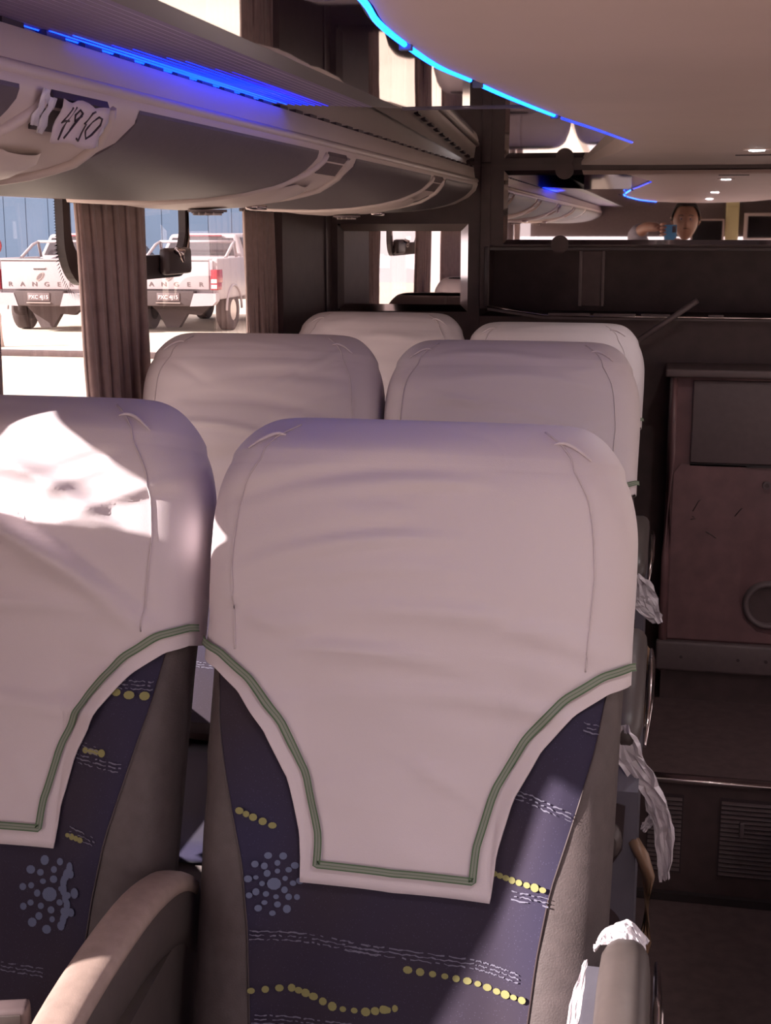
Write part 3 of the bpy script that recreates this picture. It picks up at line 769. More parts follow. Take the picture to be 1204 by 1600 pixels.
def build_print(pad, kind):
    if kind == 'R':
        yel = dot_row([(-.147, .138), (-.107, .143), (-.085, .138), (-.055, .127), (-.02, .127), (.008, .134)], 15)+dot_row([(.020, .175), (.057, .173), (.09, .170), (.118, .163), (.143, .160)], 12)
        yel += dot_row([(.105, .283), (.128, .278), (.158, .274)], 8, .0045)+dot_row([(-.170, .327), (-.155, .321), (-.135, .313)], 5)
        fl = flower(-.130, .251, .027)
        ln = [[(-.152, .196), (-.083, .196), (-.012, .190)], [(-.05, .192), (.09, .188), (.138, .180)], [(.100, .372), (.14, .364), (.183, .350)], [(.19, .443), (.207, .440)], [(.125, .263), (.165, .262)], [(-.145, .108), (-.02, .108)]]
    else:
        yel = dot_row([(.165, .432), (.180, .430), (.197, .430)], 3, .0065)+dot_row([(.132, .366), (.155, .365)], 4, .0055)+dot_row([(.116, .271), (.134, .268)], 4, .004)
        fl = flower(.100, .205, .033)+[(.120+.004*math.sin(k), .180+.008*k, .0045, 1.5) for k in range(8)]
        ln = [[(.118, .372), (.15, .366)], [(.120, .356), (.18, .350)], [(.15, .441), (.205, .441)], [(.118, .276), (.155, .268)], [(-.14, .13), (.10, .12)]]
    print_dots(pad, yel).build('yellow_dot_print', 'yellow', pad, kind='stuff', fix=False)
    print_dots(pad, fl).build('blue_blossom_print', 'ltblue', pad, kind='stuff', fix=False)
    scratches(ln).build('scratch_line_print', 'ltblue2', pad, kind='stuff', fix=False)
def build_lower(parent, kind):
    # cushion, base, shell
    m = MB(); rows = []
    for i in range(13):
        y = -.50+.50*i/12
        k = math.sqrt(max(0, 1-max(0, (-.42-y)/.08)**2))
        rows.append([(x, y, z) for x, z in [(-.192, .30), (-.198, .36+.05*k), (-.185, .385+.06*k), (-.13, .375+.06*k), (0, .365+.06*k), (.12, .375+.06*k), (.145, .385+.06*k), (.160, .36+.05*k), (.156, .30)]])
    m.grid(rows, closed_u=True); n = 9; o = len(m.v)-n
    m.f.append(tuple(o+j for j in range(n))); m.sm.append(False); m.f.append(tuple(reversed(range(n)))); m.sm.append(False)
    cu = m.build('seat_cushion', 'bolster', parent)
    rows = [[(x, -.47+.45*i/8, .368+.06+.004-.02*(abs(x)<.0)) for x in (-.14, -.07, 0, .07, .14)] for i in range(9)]
    m = MB(); m.grid(rows); q = m.build('cushion_panel', 'navy', cu, fix=False); so_ = q.modifiers.new('t', 'SOLIDIFY'); so_.thickness = .012
    MB().box(-.20, -.42, .14, .20, .02, .298, .01).build('seat_frame', 'trim_dark', parent)
    for x in (-.17, .17): MB().prism([(-.36, 0), (-.30, 0), (-.26, .14), (-.38, .14)], 'x', x-.02, x+.02).build('leg', 'trim_dark', parent)
    for x in (-.17, .17): MB().prism([(-.08, 0), (-.02, 0), (.0, .14), (-.12, .14)], 'x', x-.02, x+.02).build('leg', 'trim_dark', parent)
def sweep(pts, wd, ht, seg=14, nexp=2.6):
    """rounded bar along points in the y-z plane; wd/ht lists of half sizes"""
    rows = []
    P = [Vector(p) for p in pts]
    for i, p in enumerate(P):
        t = (P[min(i+1, len(P)-1)]-P[max(i-1, 0)]).normalized(); nx = Vector((1, 0, 0)); nz = nx.cross(t).normalized()
        row = []
        for j in range(seg):
            th = 2*math.pi*j/seg; c, s_ = math.cos(th), math.sin(th)
            row.append(tuple(p+nx*wd[i]*math.copysign(abs(c)**(2/nexp), c)+nz*ht[i]*math.copysign(abs(s_)**(2/nexp), s_)))
        rows.append(row)
    m = MB(); m.grid(rows, closed_u=True); n = seg; o = len(m.v)-n
    m.f.append(tuple(o+j for j in range(n))); m.sm.append(False); m.f.append(tuple(o-(len(rows)-1)*n+j for j in reversed(range(n)))); m.sm.append(False)
    return m
def arm_centre(parent, x):
    # arched armrest: tan top, lighter than the grey side body, pivoting on the backrest
    path = [(x, .075, .165), (x, .060, .205), (x, .02, .235), (x, -.06, .252), (x, -.16, .250), (x, -.26, .236), (x, -.36, .205), (x, -.42, .170)]
    path = [(a, b2, c+0) for a, b2, c in path]
    top = [(a, b2, HZ+c) for a, b2, c in path]
    P = [tuple(v) for v in catmull(top, 4)]; n = len(P)
    w_ = [.023*math.sqrt(max(.12, 1-abs(2*i/(n-1)-1)**8)) for i in range(n)]
    body = sweep([(p[0], p[1], p[2]-.035) for p in P], [k*.92 for k in w_], [.040]*n).build('armrest', 'arm', parent)
    P2 = P[5:]; sweep(P2, w_[5:], [.012]*len(P2)).build('armrest_top', 'arm_light', body)
    MB().prism([(.10, .10), (.10, .60), (.02, .63), (-.14, .61), (-.28, .50), (-.30, .10)], 'x', x-.014, x+.014).build('side_panel', 'arm', parent)
    return body
def arm_aisle(parent, x, detailed=True):
    top = [(x, -.03, .225), (x, -.06, .245), (x, -.12, .252), (x, -.20, .250), (x, -.30, .238), (x, -.38, .218), (x, -.41, .195)]
    P = [tuple(v) for v in catmull([(a, b2, HZ+c) for a, b2, c in top], 4)]; n = len(P)
    w_ = [.025*math.sqrt(max(.10, 1-abs(2*i/(n-1)-1)**6)) for i in range(n)]
    b2 = sweep(P, w_, [.030*math.sqrt(max(.2, 1-abs(2*i/(n-1)-1)**8)) for i in range(n)]).build('aisle_armrest', 'arm', parent)
    MB().tube([(x+.031, .0, HZ+.22), (x+.033, -.12, HZ+.235), (x+.033, -.26, HZ+.215), (x+.028, -.36, HZ+.18)], [.003, .006, .006, .003], 8).build('chrome_strip', 'chrome', b2)
    # blue-grey side console below the pad: front face with a boss and a round recess
    sp = MB().prism([(.10, .10), (.10, .60), (.0, .66), (-.20, .665), (-.37, .64), (-.42, .58), (-.425, .30), (-.40, .12), (-.30, .08)], 'x', x-.040, x+.022).build('side_shell', 'side', parent)
    MB().disc((x-.028, -.4255, .365), (0, -1, 0), .032, 28, .0015, ry=.036).build('round_recess', 'ink', sp)
    MB().prism([(x-.040, .46), (x-.018, .455), (x+.002, .49), (x+.004, .56), (x-.040, .57)], 'y', -.4265, -.4245).build('dark_recess', 'trim_dark', sp)
    MB().tube([(x-.014, -.425, .505), (x-.014, -.437, .507), (x-.014, -.452, .508)], [.016, .015, .008], 14, flat=1.7).build('recline_button', 'arm', sp)
    g = MB().tube([(x+.018, -.415, .500), (x+.032, -.430, .485), (x+.042, -.434, .455), (x+.041, -.434, .350), (x+.034, -.432, .318), (x+.000, -.425, .282)], .0100, 8)
    g.build('grab_handle', 'gold', sp)
ROW0, PITCH = 1.270, 1.05
XS = {'L': -.752, 'R': -.262}
LAB = {(0, 'L'): 'nearest window seat at the photo\'s left edge, white headrest cover with a sunlit patch',
       (0, 'R'): 'nearest seat in the middle of the photo, whole white headrest cover with green stitched tongue',
       (1, 'L'): 'second row window seat with white headrest cover, beside the gathered curtain',
       (1, 'R'): 'second row aisle seat with white headrest cover, directly behind the nearest middle seat',
       (2, 'L'): 'last row window seat with white headrest cover, under the small mirror',
       (2, 'R'): 'last row aisle seat with white headrest cover, in front of the dark shelf'}
protos = {}
SZ = {(0, 'L'): 1.014, (0, 'R'): 1.0, (1, 'L'): 1.010, (1, 'R'): 1.005, (2, 'L'): .993, (2, 'R'): .975}
DX = {(0, 'L'): 0, (0, 'R'): 0, (1, 'L'): -.016, (1, 'R'): -.022, (2, 'L'): -.008, (2, 'R'): -.035}
for r in range(3):
    for sd in ('L', 'R'):
        t = thing('bus_seat', LAB[(r, sd)], 'seat', (XS[sd]+DX[(r, sd)], ROW0+PITCH*r, -1.40), 'passenger seats in pairs along the left windows')
        t.scale = (1, 1, SZ[(r, sd)])
        if sd not in protos:
            k = []
            build_back(t); p = build_pad(t); build_print(p, sd); build_lower(t, sd)
            if sd == 'L': arm_centre(t, .238)
            else: arm_aisle(t, .246)
            protos[sd] = t
        else:
            for ch in list(protos[sd].children):
                if ch.name.startswith('headrest_cover'): continue
                copy_tree(ch, t)
        build_cover(t, {(0, 'L'): 1, (0, 'R'): 2, (1, 'L'): 3, (1, 'R'): 4, (2, 'L'): 5, (2, 'R'): 6}[(r, sd)], hq=(r < 2))
# seat belt buckle at lower left
bc = at_px(12, 1588, 'y', 1.02)
bk = thing('seat_belt_buckle', 'dark seat belt buckle at the bottom left corner beside the tan armrest', 'buckle', (bc.x, bc.y, -.965), rz=.3)
hz = bc.z+.965
MB().box(-.020, -.011, hz-.045, .020, .011, hz+.012, .005).build('buckle_body', 'console_grey', bk)
MB().box(-.014, -.013, hz-.006, .014, -.0112, hz+.008, .0006).build('release_button', 'arm', bk)
MB().box(-.014, -.003, -.0, .014, .003, hz-.044, .001).build('belt_strap', 'black', bk)

# plastic film remnants on the aisle armrests
def film(label, pts_l, pts_r, seed, crump=.006, n=10):
    A_, B_ = catmull([Vector(p) for p in pts_l], 4), catmull([Vector(p) for p in pts_r], 4)
    rows = []
    for i, (a, b2) in enumerate(zip(A_, B_)):
        rows.append([tuple(a+(b2-a)*j/n+Vector((crump*noise.noise(Vector((i*.6, j*.55, seed))), 2*crump*noise.noise(Vector((i*.5, j*.5, seed+9))), crump*noise.noise(Vector((i*.5, j*.7, seed+5)))))) for j in range(n+1)])
    m = MB(); m.grid(rows, smooth=False)
    o = m.build('plastic_film', 'film', label=label, cat='plastic wrap', fix=False)
    s_ = o.modifiers.new('t', 'SOLIDIFY'); s_.thickness = .0008; return o
def wl_(x, y, Y): return at_px(x, y, 'y', Y)
film('long torn strip of clear plastic film hanging from the second row aisle armrest',
     [wl_(966, 1135, 1.90), wl_(964, 1190, 1.91), wl_(998, 1235, 1.92), wl_(1015, 1275, 1.93), wl_(1024, 1320, 1.94), wl_(1030, 1378, 1.95)],
     [wl_(983, 1133, 1.90), wl_(1003, 1175, 1.91), wl_(1023, 1215, 1.92), wl_(1043, 1262, 1.93), wl_(1052, 1310, 1.94), wl_(1046, 1372, 1.95)], 1)
film('small fold of plastic film above the tan grab handle of the second row',
     [wl_(1013, 1272, 1.945), wl_(1004, 1285, 1.95), wl_(1000, 1294, 1.955)], [wl_(1024, 1280, 1.945), wl_(1016, 1292, 1.95), wl_(1006, 1300, 1.955)], 5, .003)
film('torn piece of clear plastic film on the last row aisle seat',
     [wl_(994, 896, 2.72), wl_(992, 930, 2.72), wl_(992, 950, 2.72), wl_(1020, 975, 2.72)], [wl_(1000, 898, 2.72), wl_(1018, 915, 2.72), wl_(1030, 945, 2.72), wl_(1035, 972, 2.72)], 2)
film('crumpled plastic film wrapped over the far end of the nearest aisle armrest',
     [wl_(930, 1478, 1.235), wl_(940, 1455, 1.245), wl_(970, 1440, 1.255), wl_(985, 1438, 1.26), wl_(1014, 1470, 1.25)],
     [wl_(928, 1485, 1.20), wl_(942, 1476, 1.21), wl_(965, 1473, 1.215), wl_(988, 1480, 1.215), wl_(998, 1490, 1.21)], 3, .004)
film('white plastic film edge beside the inner side of the nearest aisle armrest',
     [wl_(912, 1502, 1.20), wl_(897, 1545, 1.16), wl_(884, 1600, 1.11), wl_(875, 1660, 1.06)], [wl_(918, 1500, 1.20), wl_(911, 1545, 1.16), wl_(904, 1600, 1.11), wl_(898, 1660, 1.06)], 4, .002)

# ------------------------------------------------------------------ rear cabinet
cb = thing('rear_cabinet', 'wine brown moulded cabinet with grey upper panel standing at the end of the aisle', 'cabinet', (.03, 3.96, -1.40))
cy0 = 0.0
MB().box(-.02, .012, .10, .60, .185, .985, .008).build('body', 'console', cb)
MB().box(-.035, -.030, .985, .60, .185, 1.008, .006).build('top_edge', 'console_grey', cb)
MB().box(-.022, -.004, .745, .0, .013, .985, .006).build('corner_moulding', 'console_grey', cb)
MB().tube([(-.010, .003, .10), (-.012, -.001, .45), (-.010, .002, .75), (-.008, .003, .98)], [.014, .013, .012, .010], 8).build('corner_post', 'console', cb)
MB().box(.045, -.004, .735, .60, .010, .975, .004).build('screen_panel', 'console_grey', cb)
MB().add([(.215, -.0045, .737), (.35, -.0045, .86), (.35, -.0045, .737)], [(0, 1, 2)]).build('reflection_patch', 'console_grey', cb) if False else None
MB().box(.045, .004, .725, .60, .0125, .733).build('panel_shadow_gap', 'black', cb)
MB().prism([(.02, .73), (.205, .73), (.205, .32), (.22, .27), (.26, .235), (.31, .225), (.31, .20), (.0, .20), (.0, .70)], 'y', .004, .0125).build('raised_panel', 'console', cb)
m = MB(); c0 = Vector((.288, .004, .315))
for rr, yy in ((.072, .004), (.068, -.004), (.060, -.006), (.055, -.002)): pass
rows = [[(c0.x+rr*math.cos(2*math.pi*j/32), yy, c0.z+rr*math.sin(2*math.pi*j/32)) for j in range(32)] for rr, yy in ((.074, .012), (.070, -.003), (.062, -.006), (.056, -.001), (.054, .011))]
m.grid(rows, closed_u=True); cup = m.build('round_socket', 'console_grey', cb)
MB().disc((c0.x, .0115, c0.z), (0, -1, 0), .055, 32, .0015).build('socket_base', 'wall_dark', cup)
for (x, z) in ((.265, .675),): 
    o = MB().disc((x, .003, z), (0, -1, 0), .012, 20, .005).build('screw_cap', 'console_grey', cb); MB().disc((x, -.002, z), (0, -1, 0), .006, 12, .002).build('screw_head', 'wall_dark', o)
MB().box(-.030, -.022, .105, .60, .012, .195, .008).build('bottom_lip', 'console_grey', cb)
for x in (.045, .21, .29): MB().disc((x, -.022, .15), (0, -1, 0), .005, 10, .0015).build('lip_screw', 'ink', cb)
MB().box(-.012, .03, 0, .60, .17, .105).build('plinth', 'wall_dark', cb)
for pts in ([(.06, .59), (.075, .62), (.08, .625)], [(.055, .565), (.068, .568), (.06, .575)], [(.10, .53), (.12, .52), (.13, .512)], [(.18, .58), (.195, .60), (.20, .605)]):
    MB().tube([(x, .0035, z) for x, z in pts], .0016, 5).build('scratch', 'wall_dark', cb)

# ------------------------------------------------------------------ outside: ground, blue wall, pickups, sign
GZ = -1.90
MB().box(-70, -30, GZ-.2, -1.35, 90, GZ).build('ground', 'ground', kind='structure')
MB().box(1.6, -30, GZ-.2, 60, 90, GZ).build('ground_right', 'ground', kind='structure')
MB().box(-70, -40, GZ-.2, 60, -30, GZ).build('ground_front', 'ground', kind='structure')
MB().box(-40, 19.0, GZ, -4, 19.18, GZ+.085, .01).build('kerb', 'wall_dark', label='low dark kerb line across the bright yard in front of the pickups', cat='kerb')
bw = thing('blue_warehouse', 'blue metal clad warehouse wall behind the white pickups', 'building', (0, 40, GZ))
MB().box(-60, 0, 0, 14, .3, 6.5).build('wall', 'bluewall', bw)
for i in range(60): 
    x = -32+i*.75; MB().box(x, -.012, 0, x+.07, 0, 6.5).build('cladding_rib', 'bluewall', bw)
# unseen sheet added beside the bus to keep sun off the rear windows
sc_ = thing('sun_blocker', 'metal canopy sheet added beside the bus to shade its windows, above the frame', 'blocker', (-4.4, 2.5, GZ))
MB().box(-1.4, -2.45, 3.78, 1.0, 4.2, 3.86).build('blocker_sheet', 'console_grey', sc_)
for x, y in ((-1.3, -2.3), (-1.3, 4.0)): MB().box(x-.05, y-.05, 0, x+.05, y+.05, 3.78).build('post', 'console_grey', sc_)

def pickup(loc, label):
    t = thing('pickup_truck', label, 'pickup truck', loc)
    # origin on the ground under the tailgate centre, truck points to +Y
    W2 = .93
    def side(y0, y1, z0, z1, w0, w1):  # tapered box
        m_ = MB(); m_.add([(-w0, y0, z0), (w0, y0, z0), (w0, y1, z0), (-w0, y1, z0), (-w1, y0, z1), (w1, y0, z1), (w1, y1, z1), (-w1, y1, z1)],
                          [(3, 2, 1, 0), (4, 5, 6, 7), (0, 1, 5, 4), (1, 2, 6, 5), (2, 3, 7, 6), (3, 0, 4, 7)]); return m_
    body = MB().box(-W2, .07, .62, -W2+.12, 1.75, 1.37, .03).box(W2-.12, .07, .62, W2, 1.75, 1.37, .03).box(-W2+.12, .08, .62, W2-.12, 1.75, .80).box(-W2, 1.70, .55, W2, 3.85, 1.30, .05).box(-W2+.02, 3.8, .60, W2-.02, 5.1, 1.20, .09)
    b_ = body.build('body', 'truck', t)
    tg = MB().box(-.775, 0, .80, .775, .07, 1.36, .02).build('tailgate', 'truck', t)
    MB().box(-.775, -.012, 1.335, .775, .05, 1.365, .008).build('tailgate_spoiler', 'truck', tg)
    MB().box(-.775, -.004, 1.315, .775, .0, 1.330).build('top_groove', 'tinted', tg)
    MB().box(-.12, -.012, 1.165, .12, .0, 1.195, .005).build('handle', 'tinted', tg)
    MB().box(-.12, -.022, 1.190, .12, .0, 1.205, .004).build('handle_cap', 'pale', tg)
    MB().disc((0, 0, 1.04), (0, -1, 0), .10, 24, .014, ry=.045).build('oval_badge', 'chrome', tg)
    MB().disc((0, -.014, 1.04), (0, -1, 0), .082, 24, .002, ry=.034).build('badge_field', 'console_grey', tg)
    for k, ch in enumerate('RANGER'):
        cu = bpy.data.curves.new('letter', 'FONT'); cu.body = ch; cu.size = .115; cu.extrude = .004; cu.align_x = 'CENTER'
        me = bpy.data.meshes.new_from_object(bpy.data.objects.new('tmp', cu)); me.materials.clear(); me.materials.append(M['console_grey'])
        o = bpy.data.objects.new('letter', me); COL.objects.link(o); o.parent = tg; o.rotation_euler = (math.pi/2, 0, 0); o.scale = (1.25, 1, 1)
        o.location = (-.60+k*.243, -.005, .862)
    # bumper with central step and plate
    for s_ in (-1, 1):
        MB().prism([(s_*.50, .74), (s_*.93, .74), (s_*.93, .60), (s_*.86, .52), (s_*.42, .50)], 'y', -.10, .10).build('bumper_end', 'truck', t)
        MB().box(min(s_*.80, s_*.935), -.015, .93, max(s_*.80, s_*.935), .30, 1.17, .01).build('tail_lamp', 'redlamp', t)
        for z in (.86, .96): MB().box(min(s_*.815, s_*.925), -.020, z-.035+.0, max(s_*.815, s_*.925), -.0145, z+.035, .002).build('reversing_lens', 'pale', t)
        MB().box(min(s_*.80, s_*.935), -.012, .80, max(s_*.80, s_*.935), .25, .93, .01).build('lower_lamp', 'redlamp', t)
        for y in (.95, 4.15):
            m_ = MB(); cx_ = s_*.80
            rows = [[(cx_+dx, y+rr*math.cos(2*math.pi*j/28), .39+rr*math.sin(2*math.pi*j/28)) for j in range(28)] for dx, rr in ((-.12, .20), (-.125, .34), (-.10, .385), (.10, .385), (.125, .34), (.12, .20))]
            m_.grid(rows, closed_u=True); wh = m_.build('tyre', 'rubber', t)
            MB().disc((cx_+s_*.10, y, .39), (s_, 0, 0), .21, 24, .015).build('wheel_rim', 'chrome', wh)
            MB().tube([(s_*.935, y+.46*math.cos(a), .40+.46*math.sin(a)) for a in [math.pi*i/12 for i in range(13)]], .025, 6).build('wheel_arch', 'truck', t)
    MB().box(-.50, -.09, .50, .50, .08, .78, .02).build('bumper_step', 'rubber', t)
    pt = MB().box(-.22, -.105, .60, .22, -.091, .745, .004).build('number_plate', 'console_grey', t)
    MB().box(-.24, -.12, .555, .24, -.09, .572).build('plate_ledge', 'chrome', t)
    cu = bpy.data.curves.new('plate_text', 'FONT'); cu.body = 'PXC 4J15'; cu.size = .10; cu.extrude = .002; cu.align_x = 'CENTER'
    me = bpy.data.meshes.new_from_object(bpy.data.objects.new('tmp2', cu)); me.materials.clear(); me.materials.append(M['pale'])
    o = bpy.data.objects.new('plate_text', me); COL.objects.link(o); o.parent = pt; o.rotation_euler = (math.pi/2, 0, 0); o.location = (0, -.107, .635)
    MB().prism([(-.62, .50), (.62, .50), (.40, .30), (.12, .32), (-.05, .06), (-.30, .06), (-.45, .34)], 'y', .55, .70).build('axle_and_silencer', 'rubber', t)
    # cab
    m_ = MB(); lo_ = [(-.88, 1.74, 1.28), (.88, 1.74, 1.28), (.90, 3.95, 1.20), (-.90, 3.95, 1.20)]; up_ = [(-.68, 1.92, 1.80), (.68, 1.92, 1.80), (.70, 3.05, 1.82), (-.70, 3.05, 1.82)]
    m_.add(lo_+up_, [(3, 2, 1, 0), (4, 5, 6, 7), (0, 1, 5, 4), (1, 2, 6, 5), (2, 3, 7, 6), (3, 0, 4, 7)])
    cab = m_.build('cab', 'truck', t); bv_ = cab.modifiers.new('b', 'BEVEL'); bv_.width = .05; bv_.segments = 2
    m_ = MB(); m_.add([(-.75, 1.775, 1.40), (.75, 1.775, 1.40), (.62, 1.885, 1.73), (-.62, 1.885, 1.73), (-.75, 1.80, 1.40), (.75, 1.80, 1.40), (.62, 1.91, 1.73), (-.62, 1.91, 1.73)], [(0, 1, 2, 3), (4, 7, 6, 5), (0, 4, 5, 1), (1, 5, 6, 2), (2, 6, 7, 3), (3, 7, 4, 0)])
    m_.build('rear_window', 'tinted', cab)
    MB().box(-.40, 1.845, 1.765, .40, 1.90, 1.785, .004).build('brake_light', 'redlamp', cab)
    for s_ in (-1, 1):
        for y0, y1, y2, y3 in ((1.98, 2.72, 2.72, 2.08), (2.80, 3.62, 3.05, 2.80)):
            zl, zh = 1.33, 1.74; xl, xh = .893, .722
            m_ = MB(); m_.add([(s_*xl, y0, zl), (s_*xl, y1, zl), (s_*xh, y2, zh), (s_*xh, y3, zh), (s_*(xl-.03), y0, zl), (s_*(xl-.03), y1, zl), (s_*(xh-.03), y2, zh), (s_*(xh-.03), y3, zh)], [(0, 1, 2, 3), (4, 7, 6, 5), (0, 4, 5, 1), (1, 5, 6, 2), (2, 6, 7, 3), (3, 7, 4, 0)]); m_.build('side_window', 'tinted', cab)
    for s_ in (-1, 1):  # roll bar over the bed
        MB().tube([(s_*.80, .9, 1.37), (s_*.78, 1.35, 1.60), (s_*.76, 1.55, 1.66), (s_*.76, 1.66, 1.37)], .030, 8).build('roll_bar', 'truck', t)
    MB().tube([(-.76, 1.55, 1.66), (.76, 1.55, 1.66)], .028, 8).build('roll_bar', 'truck', t)
    return t
pickup((-11.47, 23.46, GZ), 'white pickup truck with lettered tailgate, left of the gathered curtain')
pickup((-9.10, 23.9, GZ), 'white pickup truck seen through the hopper sash, right of the gathered curtain')
rd = thing('round_sign', 'red round sign on a pale post at the left edge of the window view', 'sign', (-10.82, 20.46, GZ))
MB().disc((.03, -.04, 1.64), (0, -1, 0), .17, 28, .03).build('sign_face', 'red', rd)
MB().tube([(.0, 0, 0), (.0, 0, .5), (-.02, 0, 1.0), (.02, 0, 1.7)], [.11, .09, .06, .04], 12).build('post', 'curtain_edge', rd)

# ------------------------------------------------------------------ front of the bus, seen in the mirrors
ft = thing('front_screen', 'pale framed dark television at the front, seen in the long mirror', 'television', (.86, -2.93, -.085))
MB().box(-.32, 0, 0, .0, .03, .21, .006).build('frame', 'beige', ft); MB().box(-.29, .0305, .018, -.03, .034, .185).build('screen', 'screen', ft)
MB().box(.40, -2.97, -.12, .50, -2.90, .18, .01).build('yellow_hanging', 'yellowish', label='pale yellow hanging strip at the front of the bus, seen in the long mirror', cat='strip')
m2 = thing('small_monitor', 'small dark monitor with a pale rim at the front, seen in the long mirror', 'monitor', (.27, -2.9, -.12))
MB().box(-.14, 0, 0, .12, .03, .20, .006).build('frame', 'curtain_edge', m2); MB().box(-.125, .0305, .012, .105, .034, .185).build('screen', 'screen', m2)

# ------------------------------------------------------------------ phone and photographer (seen in the long mirror)
ph = thing('mobile_phone', 'light blue mobile phone held up by the photographer in the mirror', 'phone', (-.018, -.010, -.050))
MB().box(-.0365, -.008, -.075, .0365, 0, .075, .0035).build('phone_body', 'phone', ph)
MB().box(.010, .0002, .030, .033, .0022, .068, .0008).build('camera_bump', 'tinted', ph)
def skin_fig(name, verts, edges, radii, m_, parent, sub=2, root=0):
    me = bpy.data.meshes.new(name); me.from_pydata(verts, edges, []); me.update()
    o = bpy.data.objects.new(name, me); COL.objects.link(o); o.parent = parent
    sk = o.modifiers.new('skin', 'SKIN'); sk.use_smooth_shade = True
    for i, sv in enumerate(me.skin_vertices[0].data):
        r = radii[i]; sv.radius = (r, r) if not isinstance(r, tuple) else r; sv.use_root = (i == root)
    sb = o.modifiers.new('sub', 'SUBSURF'); sb.levels = sub; sb.render_levels = sub
    me.materials.append(m_); return o
pe = thing('person', 'person in a grey shirt holding up a light blue phone, reflected in the long mirror', 'person', (.04, -.42, -1.74))
# joints relative to the feet: z=0 at the floor
V = [(0, 0, .95), (0, 0, 1.12), (0, .0, 1.34), (0, .0, 1.52), (.0, .02, 1.60), (.02, .05, 1.68),
     (-.17, .0, 1.50), (-.27, .09, 1.70), (-.20, .26, 1.755), (-.125, .345, 1.75),
     (.17, .0, 1.47), (.30, .08, 1.30), (.12, .27, 1.47), (.045, .345, 1.56),
     (-.09, 0, .90), (-.10, .02, .50), (-.10, .0, .09), (.09, 0, .90), (.10, .02, .50), (.10, .0, .09), (-.10, .13, .04), (.10, .13, .04)]
Ed = [(0, 1), (1, 2), (2, 3), (3, 4), (4, 5), (3, 6), (6, 7), (7, 8), (8, 9), (3, 10), (10, 11), (11, 12), (12, 13), (0, 14), (14, 15), (15, 16), (0, 17), (17, 18), (18, 19), (16, 20), (19, 21)]
R_ = [(.14, .11), (.14, .10), (.16, .11), (.08, .07), .052, .05, .062, .048, .034, .026, .062, .048, .034, .026, .088, .06, .042, .088, .06, .042, .035, .035]
skin_fig('body', V, Ed, R_, M['skin'], pe)
VS = V[:4]+[V[6], V[7], V[10], V[11], (-.225, .20, 1.74), (.17, .21, 1.43), (0, 0, .90)]
skin_fig('shirt', VS, [(0, 1), (1, 2), (2, 3), (3, 4), (4, 5), (3, 6), (6, 7), (5, 8), (7, 9), (0, 10)], [(.155, .125), (.155, .12), (.175, .125), (.082, .075), .078, .066, .078, .066, .050, .050, (.155, .125)], M['shirt'], pe)
VT = [(0, 0, .97), (-.09, 0, .88), (-.10, .02, .50), (-.10, 0, .11), (.09, 0, .88), (.10, .02, .50), (.10, 0, .11)]
skin_fig('trousers', VT, [(0, 1), (1, 2), (2, 3), (0, 4), (4, 5), (5, 6)], [(.15, .12), .105, .080, .062, .105, .080, .062], M['trousers'], pe)
# head
hc = Vector((.03, .07, 1.79)); rows = []
for i in range(25):
    phi = math.pi*i/24; row = []
    for j in range(32):
        th = 2*math.pi*j/32; x = math.sin(phi)*math.cos(th); y = math.sin(phi)*math.sin(th); z = math.cos(phi)
        fx = .076*(1-.25*max(0, -z)**1.4); fy = .095*(1-.12*max(0, -z)); fz = .118
        px, py, pz = x*fx, y*fy, z*fz
        f_ = max(0, y)
        py += f_*(.022*math.exp(-(x/.16)**2-((z+.12)/.16)**2) - .012*math.exp(-((abs(x)-.36)/.16)**2-((z-.08)/.12)**2)+.008*math.exp(-(x/.3)**2-((z+.42)/.10)**2)+.010*math.exp(-(x/.35)**2-((z+.80)/.2)**2)+.006*math.exp(-(x/.6)**2-((z-.25)/.08)**2))
        row.append((hc.x+px, hc.y+py, hc.z+pz))
    rows.append(row)
m = MB(); m.grid(rows, closed_u=True); hd = m.build('head', 'skin', pe)
for s_ in (-1, 1):
    MB().disc((hc.x+s_*.027, hc.y+.080, hc.z+.010), (0, 1, 0), .007, 14, .004, ry=.013).build('eye', 'pale', hd)
    MB().disc((hc.x+s_*.027, hc.y+.0845, hc.z+.010), (0, 1, 0), .005, 12, .001).build('pupil', 'ink', hd)
    MB().tube([(hc.x+s_*.012, hc.y+.092, hc.z+.028), (hc.x+s_*.028, hc.y+.088, hc.z+.034), (hc.x+s_*.044, hc.y+.076, hc.z+.028)], .0028, 6).build('eyebrow', 'hair', hd)
    MB().tube([(hc.x+s_*.073, hc.y+.0, hc.z-.025), (hc.x+s_*.083, hc.y-.006, hc.z-.005), (hc.x+s_*.086, hc.y-.01, hc.z+.018), (hc.x+s_*.076, hc.y-.0, hc.z+.026)], [.007, .009, .010, .006], 8).build('ear', 'skin', hd)
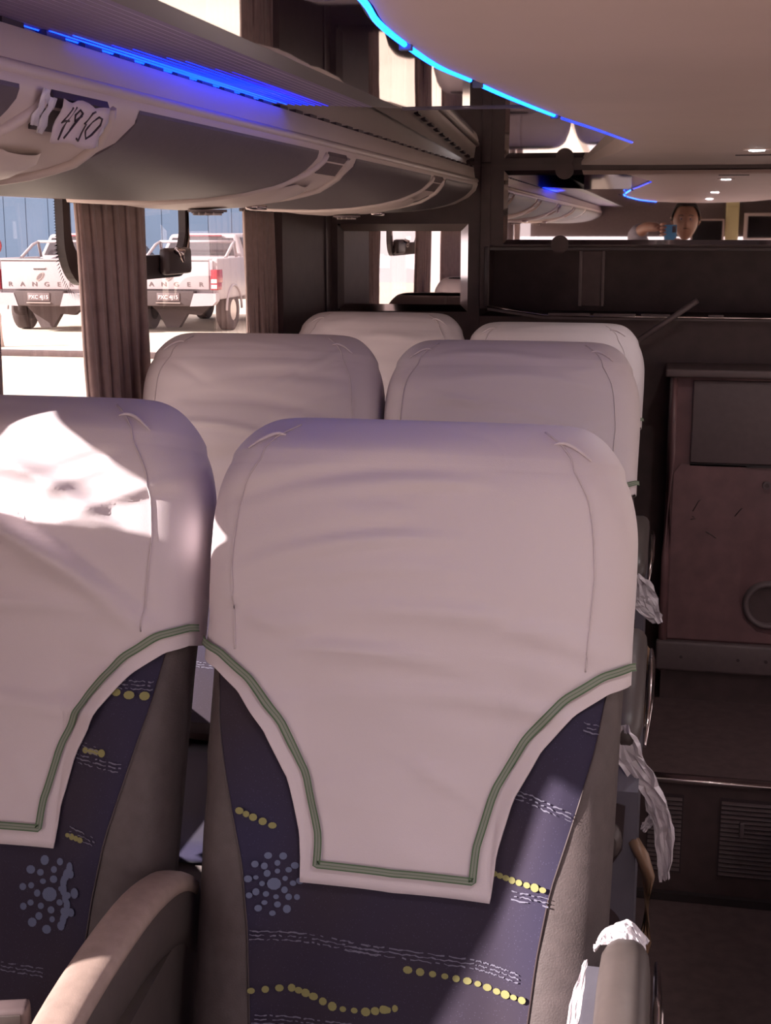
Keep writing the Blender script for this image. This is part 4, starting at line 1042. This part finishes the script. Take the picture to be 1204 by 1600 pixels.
MB().tube([(hc.x-.022, hc.y+.088, hc.z-.050), (hc.x, hc.y+.097, hc.z-.049), (hc.x+.022, hc.y+.088, hc.z-.050)], [.002, .005, .002], 8).build('mouth', M['redlamp'] if False else 'skin', hd)
rows = []
for i in range(15):
    phi = math.pi*.50*i/14; row = []
    for j in range(32):
        th = 2*math.pi*j/32; x = math.sin(phi)*math.cos(th); y = math.sin(phi)*math.sin(th); z = math.cos(phi)
        lim = 1.0 if y < .0 else max(.0, 1-y*1.6)
        ph_ = phi*(lim*.45+.55); x = math.sin(ph_)*math.cos(th); y2 = math.sin(ph_)*math.sin(th); z = math.cos(ph_)
        k = 1.085+.03*noise.noise(Vector((x*6, y2*6, z*6)))
        row.append((hc.x+x*.076*k, hc.y+y2*.098*k, hc.z+z*.118*k+.002))
    rows.append(row)
m = MB(); m.grid(rows, closed_u=True); h_ = m.build('hair', 'hair', pe, fix=False); s_ = h_.modifiers.new('t', 'SOLIDIFY'); s_.thickness = .006
# hands: palm and five fingers closed on the phone edges
def hand(wrist, palm, side):
    W_ = Vector(wrist); P_ = Vector(palm)
    d = (P_-W_)
    skin_fig('hand', [tuple(W_), tuple((W_+P_)/2), tuple(P_)], [(0, 1), (1, 2)], [(.024, .018), (.034, .015), (.030, .012)], M['skin'], pe)
    px = .022 - .0365*0
    edge_x = (-.058-.0365 if side < 0 else -.058+.0365)
    for k in range(4):
        z = P_.z+.03-.020*k
        pts = [(P_.x-side*(-.0)+side*.004, P_.y-.004, z), (edge_x+side*.012, P_.y+.030, z+.004), (edge_x+side*.004, .422, z+.005), (edge_x-side*(.012+.003*(k % 2)), .4235, z+.006)]
        skin_fig('finger', pts, [(0, 1), (1, 2), (2, 3)], [.0095, .0090, .0078, .0062], M['skin'], pe, sub=1)
    pts = [(P_.x, P_.y, P_.z-.015), (edge_x+side*.008, P_.y+.020, P_.z+.0), (edge_x-side*.010, .396, P_.z+.018)]
    skin_fig('thumb', pts, [(0, 1), (1, 2)], [.0125, .0105, .008], M['skin'], pe, sub=1)
hand((-.125, .345, 1.75), (-.112, .385, 1.735), -1)
hand((.045, .345, 1.56), (.002, .385, 1.645), 1)
